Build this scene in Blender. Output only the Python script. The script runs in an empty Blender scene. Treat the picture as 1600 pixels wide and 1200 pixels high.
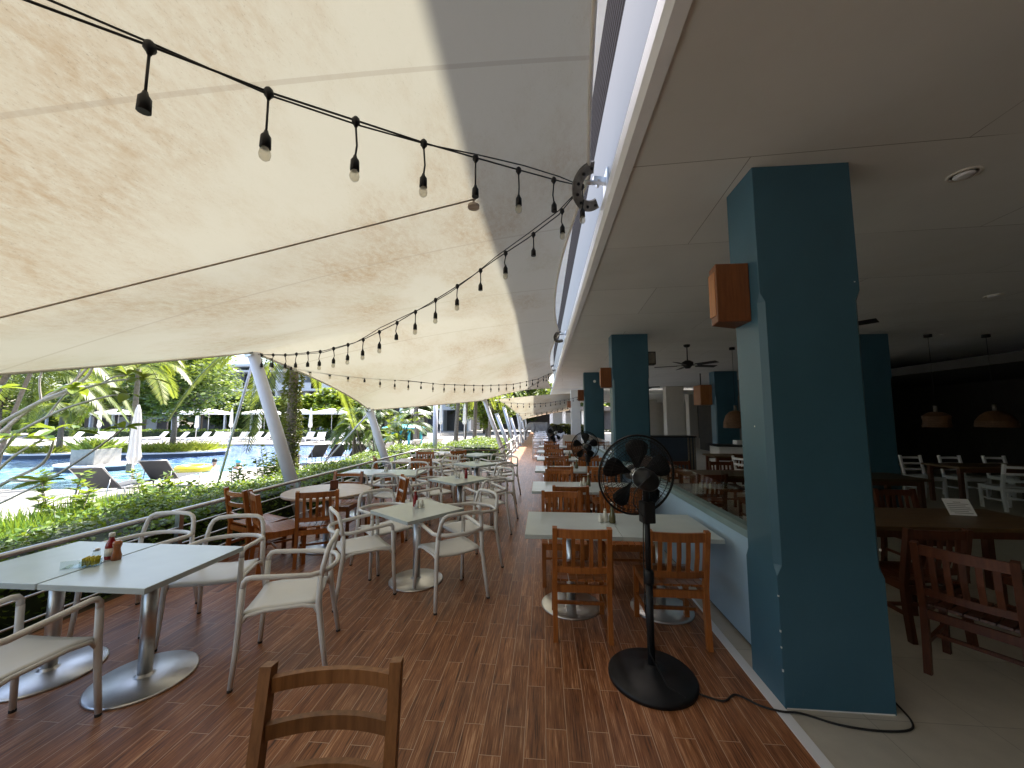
import bpy, bmesh, math, random
from mathutils import Vector, Matrix
R = math.radians
SC = bpy.context.scene
COL = SC.collection
random.seed(7)

# ------------------------------------------------------------------ camera
cd = bpy.data.cameras.new('camera')
cam = bpy.data.objects.new('camera', cd)
COL.objects.link(cam)
cam.location = (0, 0, 1.68)
cam.rotation_euler = (R(90 + 5.22), 0, R(4.81))
cd.sensor_width = 36
cd.lens = 580 / 1600 * 36
cd.clip_start = 0.05
cd.clip_end = 600
SC.camera = cam

# ------------------------------------------------------------------ light
SUN_DIR = Vector((0.105, 0.52, 0.86)).normalized()
w = bpy.data.worlds.new('World')
SC.world = w
w.use_nodes = True
nt = w.node_tree
bg = nt.nodes['Background']
sky = nt.nodes.new('ShaderNodeTexSky')
sky.sky_type = 'NISHITA'
sky.sun_disc = False
sky.sun_elevation = math.asin(SUN_DIR.z)
sky.sun_rotation = math.atan2(SUN_DIR.x, SUN_DIR.y)
sky.dust_density = 3.0
sky.ozone_density = 0.6
sky.air_density = 1.0
nt.links.new(sky.outputs['Color'], bg.inputs['Color'])
bg.inputs['Strength'].default_value = 0.15
sd = bpy.data.lights.new('sun', 'SUN')
sd.energy = 4.5
sd.angle = R(0.5)
sd.color = (1, 0.955, 0.87)
sun = bpy.data.objects.new('sun', sd)
COL.objects.link(sun)
sun.rotation_euler = SUN_DIR.to_track_quat('Z', 'Y').to_euler()
SC.view_settings.view_transform = 'Standard'
SC.view_settings.look = 'None'
SC.view_settings.gamma = 1
SC.view_settings.exposure = 2.1
SC.cycles.max_bounces = 14
SC.cycles.diffuse_bounces = 10
SC.cycles.transparent_max_bounces = 12
SC.cycles.sample_clamp_indirect = 6

# ------------------------------------------------------------------ materials
def newmat(name):
    m = bpy.data.materials.new(name)
    m.use_nodes = True
    n = m.node_tree
    return m, n, n.nodes['Principled BSDF'], n.nodes, n.links

def objco(n, scale=(1, 1, 1), rot=(0, 0, 0), kind='Object'):
    tc = n.nodes.new('ShaderNodeTexCoord')
    mp = n.nodes.new('ShaderNodeMapping')
    mp.inputs['Scale'].default_value = scale
    mp.inputs['Rotation'].default_value = rot
    n.links.new(tc.outputs[kind], mp.inputs['Vector'])
    return mp.outputs['Vector']

def noise(n, vec, scale, detail=4, rough=0.6):
    t = n.nodes.new('ShaderNodeTexNoise')
    t.inputs['Scale'].default_value = scale
    t.inputs['Detail'].default_value = detail
    t.inputs['Roughness'].default_value = rough
    n.links.new(vec, t.inputs['Vector'])
    return t.outputs['Fac']

def ramp(n, fac, stops):
    r = n.nodes.new('ShaderNodeValToRGB')
    e = r.color_ramp.elements
    while len(e) < len(stops):
        e.new(0.5)
    for i, (p, c) in enumerate(stops):
        e[i].position = p
        e[i].color = (*c, 1) if len(c) == 3 else c
    n.links.new(fac, r.inputs['Fac'])
    return r.outputs['Color']

def mix(n, fac, a, b, mode='MIX'):
    x = n.nodes.new('ShaderNodeMix')
    x.data_type = 'RGBA'
    x.blend_type = mode
    for sock, v in ((x.inputs[0], fac), (x.inputs[6], a), (x.inputs[7], b)):
        if isinstance(v, (int, float)):
            sock.default_value = v
        elif isinstance(v, tuple):
            sock.default_value = (*v, 1)
        else:
            n.links.new(v, sock)
    return x.outputs[2]

def bump(n, bs, h, strength=0.2, dist=0.01):
    b = n.nodes.new('ShaderNodeBump')
    b.inputs['Strength'].default_value = strength
    b.inputs['Distance'].default_value = dist
    n.links.new(h, b.inputs['Height'])
    n.links.new(b.outputs['Normal'], bs.inputs['Normal'])

def plain(name, c, rough=0.5, metal=0.0, var=0.12, scale=3.0, bmp=0.0, bscale=60, spec=None):
    m, n, bs, N, L = newmat(name)
    v = objco(n)
    f = noise(n, v, scale, 5)
    lo = tuple(max(0, x * (1 - var)) for x in c)
    hi = tuple(min(1, x * (1 + var)) for x in c)
    L.new(ramp(n, f, [(0.3, lo), (0.7, hi)]), bs.inputs['Base Color'])
    bs.inputs['Roughness'].default_value = rough
    bs.inputs['Metallic'].default_value = metal
    if spec is not None:
        bs.inputs['Specular IOR Level'].default_value = spec
    if bmp:
        bump(n, bs, noise(n, v, bscale, 3), bmp, 0.004)
    return m

def woodmat(name, c1, c2, rough=0.4, scale=(30, 30, 2.5), var=0.25):
    m, n, bs, N, L = newmat(name)
    v = objco(n, scale)
    f = noise(n, v, 1.6, 6, 0.65)
    col = ramp(n, f, [(0.3, c1), (0.68, c2)])
    oi = N.new('ShaderNodeObjectInfo')
    hsv = N.new('ShaderNodeHueSaturation')
    mr = N.new('ShaderNodeMapRange')
    mr.inputs['To Min'].default_value = 1 - var
    mr.inputs['To Max'].default_value = 1 + var
    L.new(oi.outputs['Random'], mr.inputs['Value'])
    L.new(mr.outputs['Result'], hsv.inputs['Value'])
    L.new(col, hsv.inputs['Color'])
    L.new(hsv.outputs['Color'], bs.inputs['Base Color'])
    bs.inputs['Roughness'].default_value = rough
    bump(n, bs, f, 0.12, 0.002)
    return m

def leafmat(name, dark, light, trans=0.45, rough=0.45):
    m, n, bs, N, L = newmat(name)
    g = N.new('ShaderNodeNewGeometry')
    col = ramp(n, g.outputs['Random Per Island'], [(0.0, dark), (0.6, tuple((a + b) / 2 for a, b in zip(dark, light))), (1.0, light)])
    L.new(col, bs.inputs['Base Color'])
    bs.inputs['Roughness'].default_value = rough
    t = N.new('ShaderNodeBsdfTranslucent')
    tc = mix(n, 0.65, col, (0.30, 0.36, 0.03))
    L.new(tc, t.inputs['Color'])
    ms = N.new('ShaderNodeMixShader')
    ms.inputs['Fac'].default_value = trans
    L.new(bs.outputs['BSDF'], ms.inputs[1])
    L.new(t.outputs['BSDF'], ms.inputs[2])
    L.new(ms.outputs['Shader'], N['Material Output'].inputs['Surface'])
    return m

M = {}
M['grey_plastic'] = plain('grey_plastic', (0.68, 0.675, 0.655), 0.42, 0, 0.06)
M['foot_rubber'] = plain('foot_rubber', (0.03, 0.03, 0.03), 0.7)
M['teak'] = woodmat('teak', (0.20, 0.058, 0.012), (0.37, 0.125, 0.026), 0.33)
M['teak_old'] = woodmat('teak_old', (0.16, 0.062, 0.018), (0.30, 0.130, 0.042), 0.5)
M['teak_grey'] = woodmat('teak_grey', (0.36, 0.27, 0.20), (0.55, 0.44, 0.35), 0.4, (3, 26, 26), 0.05)
M['table_grey'] = plain('table_grey', (0.46, 0.52, 0.52), 0.28, 0, 0.07, 4, 0.02, 200)
M['steel'] = plain('steel', (0.66, 0.66, 0.65), 0.36, 1, 0.1, 8)
M['steel_dull'] = plain('steel_dull', (0.50, 0.51, 0.52), 0.33, 1, 0.15, 6)
M['white_paint'] = plain('white_paint', (0.78, 0.78, 0.80), 0.4, 0, 0.05)
M['mast_paint'] = plain('mast_paint', (0.62, 0.63, 0.70), 0.4, 0, 0.05)
M['fascia'] = plain('fascia', (0.175, 0.168, 0.160), 0.6, 0, 0.05, 1.5, 0.03, 90)
M['black'] = plain('black', (0.009, 0.009, 0.010), 0.48, 0, 0.2, 3, 0, 60, 0.35)
M['black_cable'] = plain('black_cable', (0.012, 0.011, 0.011), 0.6)
M['dark_metal'] = plain('dark_metal', (0.20, 0.185, 0.16), 0.5, 0.4, 0.3, 20)
M['teal'] = plain('teal', (0.040, 0.112, 0.160), 0.42, 0, 0.10, 1.6, 0.10, 90)
_n = M['teal'].node_tree
_b = _n.nodes['Principled BSDF']
_src = _b.inputs['Base Color'].links[0].from_socket
_tc = _n.nodes.new('ShaderNodeTexCoord'); _sp = _n.nodes.new('ShaderNodeSeparateXYZ')
_n.links.new(_tc.outputs['Object'], _sp.inputs[0])
_lowz = ramp(_n, _sp.outputs['Z'], [(0.0, (1, 1, 1)), (0.55, (0.25, 0.25, 0.25)), (1.0, (0.05, 0.05, 0.05))])
_sc = ramp(_n, noise(_n, objco(_n, (14, 14, 3)), 2.2, 8, 0.8), [(0.60, (0, 0, 0)), (0.68, (1, 1, 1))])
_mk = mix(_n, 1.0, _lowz, _sc, 'MULTIPLY')
_mk = mix(_n, 1.0, _mk, (0.28, 0.28, 0.28), 'MULTIPLY')
_n.links.new(mix(_n, _mk, _src, (0.22, 0.24, 0.24)), _b.inputs['Base Color'])
M['paint_chip'] = plain('paint_chip', (0.7, 0.7, 0.68), 0.7)
M['blue_wall'] = plain('blue_wall', (0.32, 0.46, 0.59), 0.5, 0, 0.07, 1.2, 0.03, 120)
M['teal_trim'] = plain('teal_trim', (0.16, 0.24, 0.25), 0.4)
M['beige_col'] = plain('beige_col', (0.55, 0.51, 0.45), 0.55, 0, 0.05)
M['navy'] = plain('navy', (0.030, 0.046, 0.075), 0.5)
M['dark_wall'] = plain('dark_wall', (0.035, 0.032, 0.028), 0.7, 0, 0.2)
M['brown_louver'] = woodmat('brown_louver', (0.010, 0.004, 0.003), (0.018, 0.008, 0.006), 0.85, (2, 2, 20))
M['brown_louver'].node_tree.nodes['Principled BSDF'].inputs['Specular IOR Level'].default_value = 0.1
M['speaker_wood'] = woodmat('speaker_wood', (0.15, 0.048, 0.015), (0.25, 0.088, 0.028), 0.4)
M['wicker'] = plain('wicker', (0.10, 0.045, 0.016), 0.6, 0, 0.3, 30)
M['red_sauce'] = plain('red_sauce', (0.22, 0.010, 0.012), 0.2)
M['label_white'] = plain('label_white', (0.72, 0.69, 0.62), 0.5)
M['yellow_pkt'] = plain('yellow_pkt', (0.62, 0.52, 0.02), 0.4, 0, 0.2, 30)
M['mill_wood'] = woodmat('mill_wood', (0.20, 0.06, 0.02), (0.32, 0.11, 0.035), 0.25)
M['cream_ceramic'] = plain('cream_ceramic', (0.66, 0.64, 0.56), 0.3)
M['olive_glass'] = plain('olive_glass', (0.10, 0.085, 0.03), 0.1)
M['stone'] = plain('stone', (0.27, 0.265, 0.25), 0.7, 0, 0.15, 6, 0.1)
M['deck'] = plain('deck', (0.29, 0.27, 0.25), 0.7, 0, 0.12, 1.2, 0.1, 30)
M['umb_white'] = plain('umb_white', (0.80, 0.78, 0.74), 0.8, 0, 0.04)
M['sling'] = plain('sling', (0.045, 0.048, 0.055), 0.7, 0, 0.1, 40)
M['yellow_ring'] = plain('yellow_ring', (0.78, 0.48, 0.03), 0.35, 0, 0.05)
M['turquoise'] = plain('turquoise', (0.08, 0.45, 0.52), 0.4, 0, 0.1)
M['elephant'] = plain('elephant', (0.20, 0.195, 0.20), 0.6, 0, 0.25, 3, 0.5, 18)
M['bark'] = plain('bark', (0.17, 0.145, 0.12), 0.85, 0, 0.3, 14, 0.5, 30)
M['pale_bark'] = plain('pale_bark', (0.40, 0.37, 0.34), 0.75, 0, 0.2, 20, 0.3, 40)
M['skin'] = plain('skin', (0.45, 0.25, 0.16), 0.5)
M['hair'] = plain('hair', (0.02, 0.015, 0.012), 0.6)
M['paper'] = plain('paper', (0.80, 0.81, 0.82), 0.7, 0, 0.03)
M['ink'] = plain('ink', (0.25, 0.25, 0.27), 0.7)
M['soil'] = plain('soil', (0.06, 0.045, 0.03), 0.9, 0, 0.3, 5)
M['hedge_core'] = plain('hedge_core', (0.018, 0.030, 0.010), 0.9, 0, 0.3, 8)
M['hotel_white'] = plain('hotel_white', (0.62, 0.64, 0.68), 0.6, 0, 0.05)
M['hotel_dark'] = plain('hotel_dark', (0.10, 0.095, 0.10), 0.6, 0, 0.2)
M['rattan_dark'] = plain('rattan_dark', (0.07, 0.045, 0.03), 0.7, 0, 0.2, 12)
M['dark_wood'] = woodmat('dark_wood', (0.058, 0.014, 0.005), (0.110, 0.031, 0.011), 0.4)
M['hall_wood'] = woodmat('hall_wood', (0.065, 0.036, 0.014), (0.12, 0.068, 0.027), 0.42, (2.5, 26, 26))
M['orange_wood'] = woodmat('orange_wood', (0.28, 0.10, 0.03), (0.40, 0.16, 0.05), 0.45)
M['cloth_cream'] = plain('cloth_cream', (0.7, 0.66, 0.58), 0.8)
M['leaf_hedge'] = leafmat('leaf_hedge', (0.030, 0.088, 0.010), (0.15, 0.26, 0.026), 0.36)
M['leaf_dark'] = leafmat('leaf_dark', (0.022, 0.060, 0.020), (0.09, 0.16, 0.05), 0.35)
M['leaf_mid'] = leafmat('leaf_mid', (0.026, 0.066, 0.014), (0.13, 0.20, 0.042), 0.4)
M['leaf_bright'] = leafmat('leaf_bright', (0.045, 0.115, 0.010), (0.19, 0.26, 0.025), 0.42)
M['leaf_palm'] = leafmat('leaf_palm', (0.035, 0.072, 0.012), (0.16, 0.19, 0.024), 0.42)
M['leaf_vine'] = leafmat('leaf_vine', (0.05, 0.06, 0.012), (0.15, 0.16, 0.035), 0.3)
M['leaf_yellow'] = leafmat('leaf_yellow', (0.10, 0.14, 0.014), (0.30, 0.30, 0.04), 0.42)
M['grass'] = leafmat('grass', (0.05, 0.14, 0.012), (0.16, 0.30, 0.03), 0.4)

def mk_floor():
    m, n, bs, N, L = newmat('wood_look_tile')
    v = objco(n, (1, 1, 1), (0, 0, R(90)))
    b = N.new('ShaderNodeTexBrick')
    L.new(v, b.inputs['Vector'])
    b.offset = 0.37
    b.inputs['Scale'].default_value = 1
    b.inputs['Brick Width'].default_value = 0.50
    b.inputs['Row Height'].default_value = 0.112
    b.inputs['Mortar Size'].default_value = 0.0017
    b.inputs['Mortar Smooth'].default_value = 0.2
    b.inputs['Bias'].default_value = -0.1
    b.inputs['Color1'].default_value = (0.0, 0.0, 0.0, 1)
    b.inputs['Color2'].default_value = (1, 1, 1, 1)
    b.inputs['Mortar'].default_value = (0.5, 0.5, 0.5, 1)
    # grain: long streaks along Y, offset per tile
    off = N.new('ShaderNodeVectorMath')
    off.operation = 'MULTIPLY_ADD'
    L.new(b.outputs['Color'], off.inputs[0])
    off.inputs[1].default_value = (7, 13, 5)
    tc = N.new('ShaderNodeTexCoord')
    L.new(tc.outputs['Object'], off.inputs[2])
    mp = N.new('ShaderNodeMapping')
    mp.inputs['Scale'].default_value = (150, 4.5, 1)
    L.new(off.outputs[0], mp.inputs['Vector'])
    g = noise(n, mp.outputs['Vector'], 1.0, 5, 0.7)
    mp2 = N.new('ShaderNodeMapping')
    mp2.inputs['Scale'].default_value = (14, 1.5, 1)
    L.new(off.outputs[0], mp2.inputs['Vector'])
    g2 = noise(n, mp2.outputs['Vector'], 1.0, 3, 0.6)
    grain = mix(n, 0.3, g, g2)
    base = ramp(n, grain, [(0.37, (0.050, 0.018, 0.007)), (0.44, (0.190, 0.070, 0.027)), (0.54, (0.310, 0.125, 0.050)), (0.62, (0.56, 0.31, 0.17))])
    tint = ramp(n, b.outputs['Color'], [(0, (0.86, 0.83, 0.82)), (1, (1.12, 1.11, 1.10))])
    base = mix(n, 1.0, base, tint, 'MULTIPLY')
    dirt = noise(n, objco(n), 0.8, 5)
    base = mix(n, ramp(n, dirt, [(0.45, (0, 0, 0)), (0.75, (0.22, 0.22, 0.22))]), base, (0.34, 0.24, 0.18))
    col = mix(n, b.outputs['Fac'], base, (0.55, 0.38, 0.26))
    L.new(col, bs.inputs['Base Color'])
    rr = ramp(n, g, [(0.3, (0.36, 0.36, 0.36)), (0.75, (0.52, 0.52, 0.52))])
    L.new(rr, bs.inputs['Roughness'])
    hh = N.new('ShaderNodeMath')
    hh.operation = 'SUBTRACT'
    L.new(grain, hh.inputs[0])
    L.new(b.outputs['Fac'], hh.inputs[1])
    bs.inputs['Specular IOR Level'].default_value = 0.36
    bump(n, bs, hh.outputs[0], 0.35, 0.004)
    return m
M['floor'] = mk_floor()

def mk_tilefloor():
    m, n, bs, N, L = newmat('beige_tile')
    v = objco(n)
    b = N.new('ShaderNodeTexBrick')
    L.new(v, b.inputs['Vector'])
    b.offset = 0
    b.inputs['Scale'].default_value = 1
    b.inputs['Brick Width'].default_value = 0.6
    b.inputs['Row Height'].default_value = 0.6
    b.inputs['Mortar Size'].default_value = 0.002
    b.inputs['Color1'].default_value = (0.48, 0.44, 0.37, 1)
    b.inputs['Color2'].default_value = (0.52, 0.475, 0.40, 1)
    b.inputs['Mortar'].default_value = (0.30, 0.27, 0.22, 1)
    f = noise(n, v, 5, 6)
    c = mix(n, 1.0, b.outputs['Color'], ramp(n, f, [(0.3, (0.9, 0.9, 0.9)), (0.7, (1.08, 1.08, 1.08))]), 'MULTIPLY')
    L.new(c, bs.inputs['Base Color'])
    bs.inputs['Roughness'].default_value = 0.38
    return m
M['beige_tile'] = mk_tilefloor()

def mk_ceiling():
    m, n, bs, N, L = newmat('ceiling_board')
    v = objco(n, (1, 1, 1), (0, 0, R(3)))
    b = N.new('ShaderNodeTexBrick')
    L.new(v, b.inputs['Vector'])
    b.offset = 0.5
    b.inputs['Scale'].default_value = 1
    b.inputs['Brick Width'].default_value = 2.4
    b.inputs['Row Height'].default_value = 1.2
    b.inputs['Mortar Size'].default_value = 0.0028
    b.inputs['Color1'].default_value = (0.93, 0.93, 0.93, 1)
    b.inputs['Color2'].default_value = (1, 1, 1, 1)
    b.inputs['Mortar'].default_value = (1.0, 1.0, 1.0, 1)
    brk = ramp(n, noise(n, objco(n), 0.9, 3), [(0.34, (0, 0, 0)), (0.5, (0.9, 0.9, 0.9))])
    f = noise(n, v, 1.4, 4)
    base = ramp(n, f, [(0.3, (0.77, 0.77, 0.74)), (0.7, (0.83, 0.83, 0.80))])
    base = mix(n, 1.0, base, b.outputs['Color'], 'MULTIPLY')
    stn = ramp(n, noise(n, objco(n), 0.55, 7, 0.7), [(0.55, (0, 0, 0)), (0.75, (0.35, 0.35, 0.35))])
    base = mix(n, stn, base, (0.62, 0.57, 0.48))
    seam = mix(n, b.outputs['Fac'], (0, 0, 0), brk)
    L.new(mix(n, seam, base, (0.22, 0.20, 0.17)), bs.inputs['Base Color'])
    bs.inputs['Roughness'].default_value = 0.7
    return m
M['ceiling'] = mk_ceiling()

def mk_membrane():
    m, n, bs, N, L = newmat('membrane')
    v = objco(n)
    # broad weather stains, streaked along the panels
    vs = objco(n, (1.0, 0.6, 0.5), (0, 0, R(28)))
    s1 = noise(n, vs, 0.75, 5, 0.6)
    s2 = noise(n, objco(n, (2.2, 1.0, 1), (0, 0, R(-58))), 9, 8, 0.8)
    sp = noise(n, objco(n, (1.6, .7, 1), (0, 0, R(-40))), 62, 7, 0.85)
    big = ramp(n, s1, [(0.44, (0.05, 0.05, 0.05)), (0.66, (1, 1, 1))])
    fine = ramp(n, s2, [(0.36, (0.15, 0.15, 0.15)), (0.66, (1, 1, 1))])
    st = mix(n, 1.0, big, fine, 'MULTIPLY')
    st = mix(n, 1.0, st, (0.95, 0.95, 0.95), 'MULTIPLY')
    c = mix(n, st, (0.755, 0.725, 0.61), (0.50, 0.345, 0.185))
    moss = ramp(n, noise(n, vs, 0.5, 4), [(0.5, (0, 0, 0)), (0.75, (0.5, 0.5, 0.5))])
    c = mix(n, moss, c, (0.62, 0.63, 0.48))
    spk = mix(n, 1.0, ramp(n, sp, [(0.57, (0, 0, 0)), (0.64, (1, 1, 1))]), ramp(n, s1, [(0.40, (0, 0, 0)), (0.6, (0.7, 0.7, 0.7))]), 'MULTIPLY')
    c = mix(n, spk, c, (0.22, 0.18, 0.12))
    # welded panel seams
    w_ = N.new('ShaderNodeTexWave')
    w_.wave_type = 'BANDS'
    w_.bands_direction = 'Y'
    w_.inputs['Scale'].default_value = 0.165
    w_.inputs['Distortion'].default_value = 0.0
    w_.inputs['Detail'].default_value = 0
    L.new(objco(n, (1, 1, 1), (0, 0, R(-14))), w_.inputs['Vector'])
    lt = N.new('ShaderNodeMath')
    lt.operation = 'LESS_THAN'
    L.new(w_.outputs['Fac'], lt.inputs[0])
    lt.inputs[1].default_value = 0.0005
    sm = N.new('ShaderNodeMath')
    sm.operation = 'MULTIPLY'
    L.new(lt.outputs[0], sm.inputs[0])
    sm.inputs[1].default_value = 0.35
    c = mix(n, sm.outputs[0], c, (0.42, 0.36, 0.28))
    L.new(mix(n, 1.0, c, (0.54, 0.475, 0.405), 'MULTIPLY'), bs.inputs['Base Color'])
    bs.inputs['Roughness'].default_value = 0.55
    t = N.new('ShaderNodeBsdfTranslucent')
    L.new(mix(n, 1.0, c, (0.97, 0.97, 0.93), 'MULTIPLY'), t.inputs['Color'])
    ms = N.new('ShaderNodeMixShader')
    wr = noise(n, objco(n, (1.2, .35, 1), (0, 0, R(20))), 1.3, 3)
    bump(n, bs, wr, 0.25, 0.05)
    ms.inputs['Fac'].default_value = 0.135
    L.new(bs.outputs['BSDF'], ms.inputs[1])
    L.new(t.outputs['BSDF'], ms.inputs[2])
    L.new(ms.outputs['Shader'], N['Material Output'].inputs['Surface'])
    return m
M['membrane'] = mk_membrane()

def mk_glass(name, col, rough=0.03, alpha=0.2):
    m, n, bs, N, L = newmat(name)
    g = N.new('ShaderNodeBsdfGlossy')
    g.inputs['Roughness'].default_value = rough
    t = N.new('ShaderNodeBsdfTransparent')
    t.inputs['Color'].default_value = (*col, 1)
    lw = N.new('ShaderNodeLayerWeight')
    lw.inputs['Blend'].default_value = 0.5
    pw = N.new('ShaderNodeMath')
    pw.operation = 'POWER'
    L.new(lw.outputs['Facing'], pw.inputs[0])
    pw.inputs[1].default_value = 5
    fr = N.new('ShaderNodeMath')
    fr.operation = 'MULTIPLY_ADD'
    L.new(pw.outputs[0], fr.inputs[0])
    fr.inputs[1].default_value = 0.9
    fr.inputs[2].default_value = 0.045
    ms = N.new('ShaderNodeMixShader')
    L.new(fr.outputs[0], ms.inputs['Fac'])
    L.new(t.outputs['BSDF'], ms.inputs[1])
    L.new(g.outputs['BSDF'], ms.inputs[2])
    L.new(ms.outputs['Shader'], N['Material Output'].inputs['Surface'])
    return m
M['glass'] = mk_glass('glass', (0.86, 0.9, 0.9))
M['bulb_glass'] = mk_glass('bulb_glass', (0.86, 0.84, 0.78), 0.15)
_n = M['bulb_glass'].node_tree
_d = _n.nodes.new('ShaderNodeBsdfTranslucent'); _d.inputs['Color'].default_value = (0.85, 0.82, 0.74, 1)
_x = _n.nodes.new('ShaderNodeMixShader'); _x.inputs['Fac'].default_value = 0.35
_o = _n.nodes['Material Output']; _p = _o.inputs['Surface'].links[0].from_socket
_n.links.new(_p, _x.inputs[1]); _n.links.new(_d.outputs[0], _x.inputs[2]); _n.links.new(_x.outputs[0], _o.inputs['Surface'])

def mk_water():
    m, n, bs, N, L = newmat('pool_water')
    v = objco(n, (1, 1, 1))
    f = noise(n, v, 0.16, 2)
    tc = N.new('ShaderNodeTexCoord')
    sp = N.new('ShaderNodeSeparateXYZ')
    L.new(tc.outputs['Object'], sp.inputs[0])
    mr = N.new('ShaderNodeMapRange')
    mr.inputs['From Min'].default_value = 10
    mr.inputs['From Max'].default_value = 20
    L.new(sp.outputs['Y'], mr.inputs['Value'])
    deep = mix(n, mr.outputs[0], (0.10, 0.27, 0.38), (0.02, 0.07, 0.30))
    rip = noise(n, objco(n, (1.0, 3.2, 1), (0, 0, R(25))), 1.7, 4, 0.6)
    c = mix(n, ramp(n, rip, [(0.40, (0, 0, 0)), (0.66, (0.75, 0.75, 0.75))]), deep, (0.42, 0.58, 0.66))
    L.new(c, bs.inputs['Base Color'])
    bs.inputs['Roughness'].default_value = 0.08
    bump(n, bs, rip, 0.5, 0.05)
    return m
M['water'] = mk_water()

# ------------------------------------------------------------------ mesh helpers
class MB:
    def __init__(s):
        s.bm = bmesh.new()
    def quad(s, *p):
        s.bm.faces.new([s.bm.verts.new(q) for q in p])
    def box(s, x0, x1, y0, y1, z0, z1, bev=0.0, mat=None):
        vs = [s.bm.verts.new(p) for p in ((x0, y0, z0), (x1, y0, z0), (x1, y1, z0), (x0, y1, z0), (x0, y0, z1), (x1, y0, z1), (x1, y1, z1), (x0, y1, z1))]
        fs = [s.bm.faces.new([vs[i] for i in f]) for f in ((3, 2, 1, 0), (4, 5, 6, 7), (0, 1, 5, 4), (1, 2, 6, 5), (2, 3, 7, 6), (3, 0, 4, 7))]
        if bev:
            es = list({e for f in fs for e in f.edges})
            bmesh.ops.bevel(s.bm, geom=es, offset=bev, segments=2, affect='EDGES', profile=0.6)
        elif mat is not None:
            pass
        if mat is not None:
            bmesh.ops.transform(s.bm, matrix=mat, verts=vs)
        return s
    def bar(s, a, b, w, h, up=(0, 0, 1), bev=0.0):
        a, b = Vector(a), Vector(b)
        d = (b - a)
        ln = d.length
        d.normalize()
        u = Vector(up)
        x = d.cross(u)
        if x.length < 1e-4:
            x = d.cross(Vector((0, 1, 0)))
        x.normalize()
        u = x.cross(d)
        vs = []
        for t in (0, ln):
            for sx, su in ((-1, -1), (1, -1), (1, 1), (-1, 1)):
                vs.append(s.bm.verts.new(a + d * t + x * sx * w / 2 + u * su * h / 2))
        fs = [s.bm.faces.new([vs[i] for i in f]) for f in ((0, 1, 2, 3), (7, 6, 5, 4), (0, 4, 5, 1), (1, 5, 6, 2), (2, 6, 7, 3), (3, 7, 4, 0))]
        if bev:
            bmesh.ops.bevel(s.bm, geom=list({e for f in fs for e in f.edges}), offset=bev, segments=1, affect='EDGES')
        return s
    def strip(s, pts, w, h, up=(0, 0, 1)):
        """rectangular section swept along pts: w across, h along up"""
        rows = []
        pts = [Vector(p) for p in pts]
        for i, p in enumerate(pts):
            d = (pts[min(i + 1, len(pts) - 1)] - pts[max(i - 1, 0)]).normalized()
            u = Vector(up)
            x = d.cross(u).normalized()
            u = x.cross(d)
            rows.append([s.bm.verts.new(p + x * sx * w / 2 + u * su * h / 2) for sx, su in ((-1, -1), (1, -1), (1, 1), (-1, 1))])
        for a, b in zip(rows, rows[1:]):
            for k in range(4):
                s.bm.faces.new((a[k], b[k], b[(k + 1) % 4], a[(k + 1) % 4]))
        s.bm.faces.new(rows[0])
        s.bm.faces.new(rows[-1][::-1])
        return s
    def tube(s, pts, r, seg=8, cap=True, closed=False):
        pts = [Vector(p) for p in pts]
        n = len(pts)
        rs = r if isinstance(r, (list, tuple)) else [r] * n
        rows = []
        prev = None
        for i, p in enumerate(pts):
            if closed:
                d = pts[(i + 1) % n] - pts[i - 1]
            else:
                d = pts[min(i + 1, n - 1)] - pts[max(i - 1, 0)]
            d.normalize()
            if prev is None:
                x = d.cross(Vector((0, 0, 1)))
                if x.length < 1e-3:
                    x = d.cross(Vector((0, 1, 0)))
            else:
                x = prev - d * prev.dot(d)
            x.normalize()
            prev = x
            y = d.cross(x)
            rows.append([s.bm.verts.new(p + (x * math.cos(2 * math.pi * k / seg) + y * math.sin(2 * math.pi * k / seg)) * rs[i]) for k in range(seg)])
        m = n if closed else n - 1
        for i in range(m):
            a, b = rows[i], rows[(i + 1) % n]
            for k in range(seg):
                f = s.bm.faces.new((a[k], a[(k + 1) % seg], b[(k + 1) % seg], b[k]))
                f.smooth = True
        if cap and not closed:
            s.bm.faces.new(rows[0][::-1])
            s.bm.faces.new(rows[-1])
        return s
    def lathe(s, prof, seg=24, c=(0, 0, 0), smooth=True, axis=None):
        """prof: (radius, z) pairs"""
        rows = []
        mt = axis.to_track_quat('Z', 'Y').to_matrix() if axis is not None else Matrix.Identity(3)
        for r, z in prof:
            rows.append([s.bm.verts.new(Vector(c) + mt @ Vector((r * math.cos(2 * math.pi * k / seg), r * math.sin(2 * math.pi * k / seg), z))) for k in range(seg)])
        for a, b in zip(rows, rows[1:]):
            for k in range(seg):
                f = s.bm.faces.new((a[k], a[(k + 1) % seg], b[(k + 1) % seg], b[k]))
                f.smooth = smooth
        s.bm.faces.new(rows[0][::-1])
        s.bm.faces.new(rows[-1])
        return s
    def prism(s, poly, z0, z1):
        a = [s.bm.verts.new((x, y, z0)) for x, y in poly]
        b = [s.bm.verts.new((x, y, z1)) for x, y in poly]
        n = len(poly)
        s.bm.faces.new(a[::-1])
        s.bm.faces.new(b)
        for i in range(n):
            s.bm.faces.new((a[i], a[(i + 1) % n], b[(i + 1) % n], b[i]))
        return s
    def leaf(s, p, d, n, l, wd, fold=0.0):
        """diamond-ish leaf: base p, direction d, normal n"""
        d = d.normalized()
        x = d.cross(n)
        if x.length < 1e-4:
            x = Vector((1, 0, 0))
        x.normalize()
        nn = x.cross(d)
        v = [s.bm.verts.new(q) for q in (p, p + d * l * 0.45 + x * wd / 2 + nn * fold, p + d * l, p + d * l * 0.45 - x * wd / 2 + nn * fold)]
        s.bm.faces.new(v)
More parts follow.
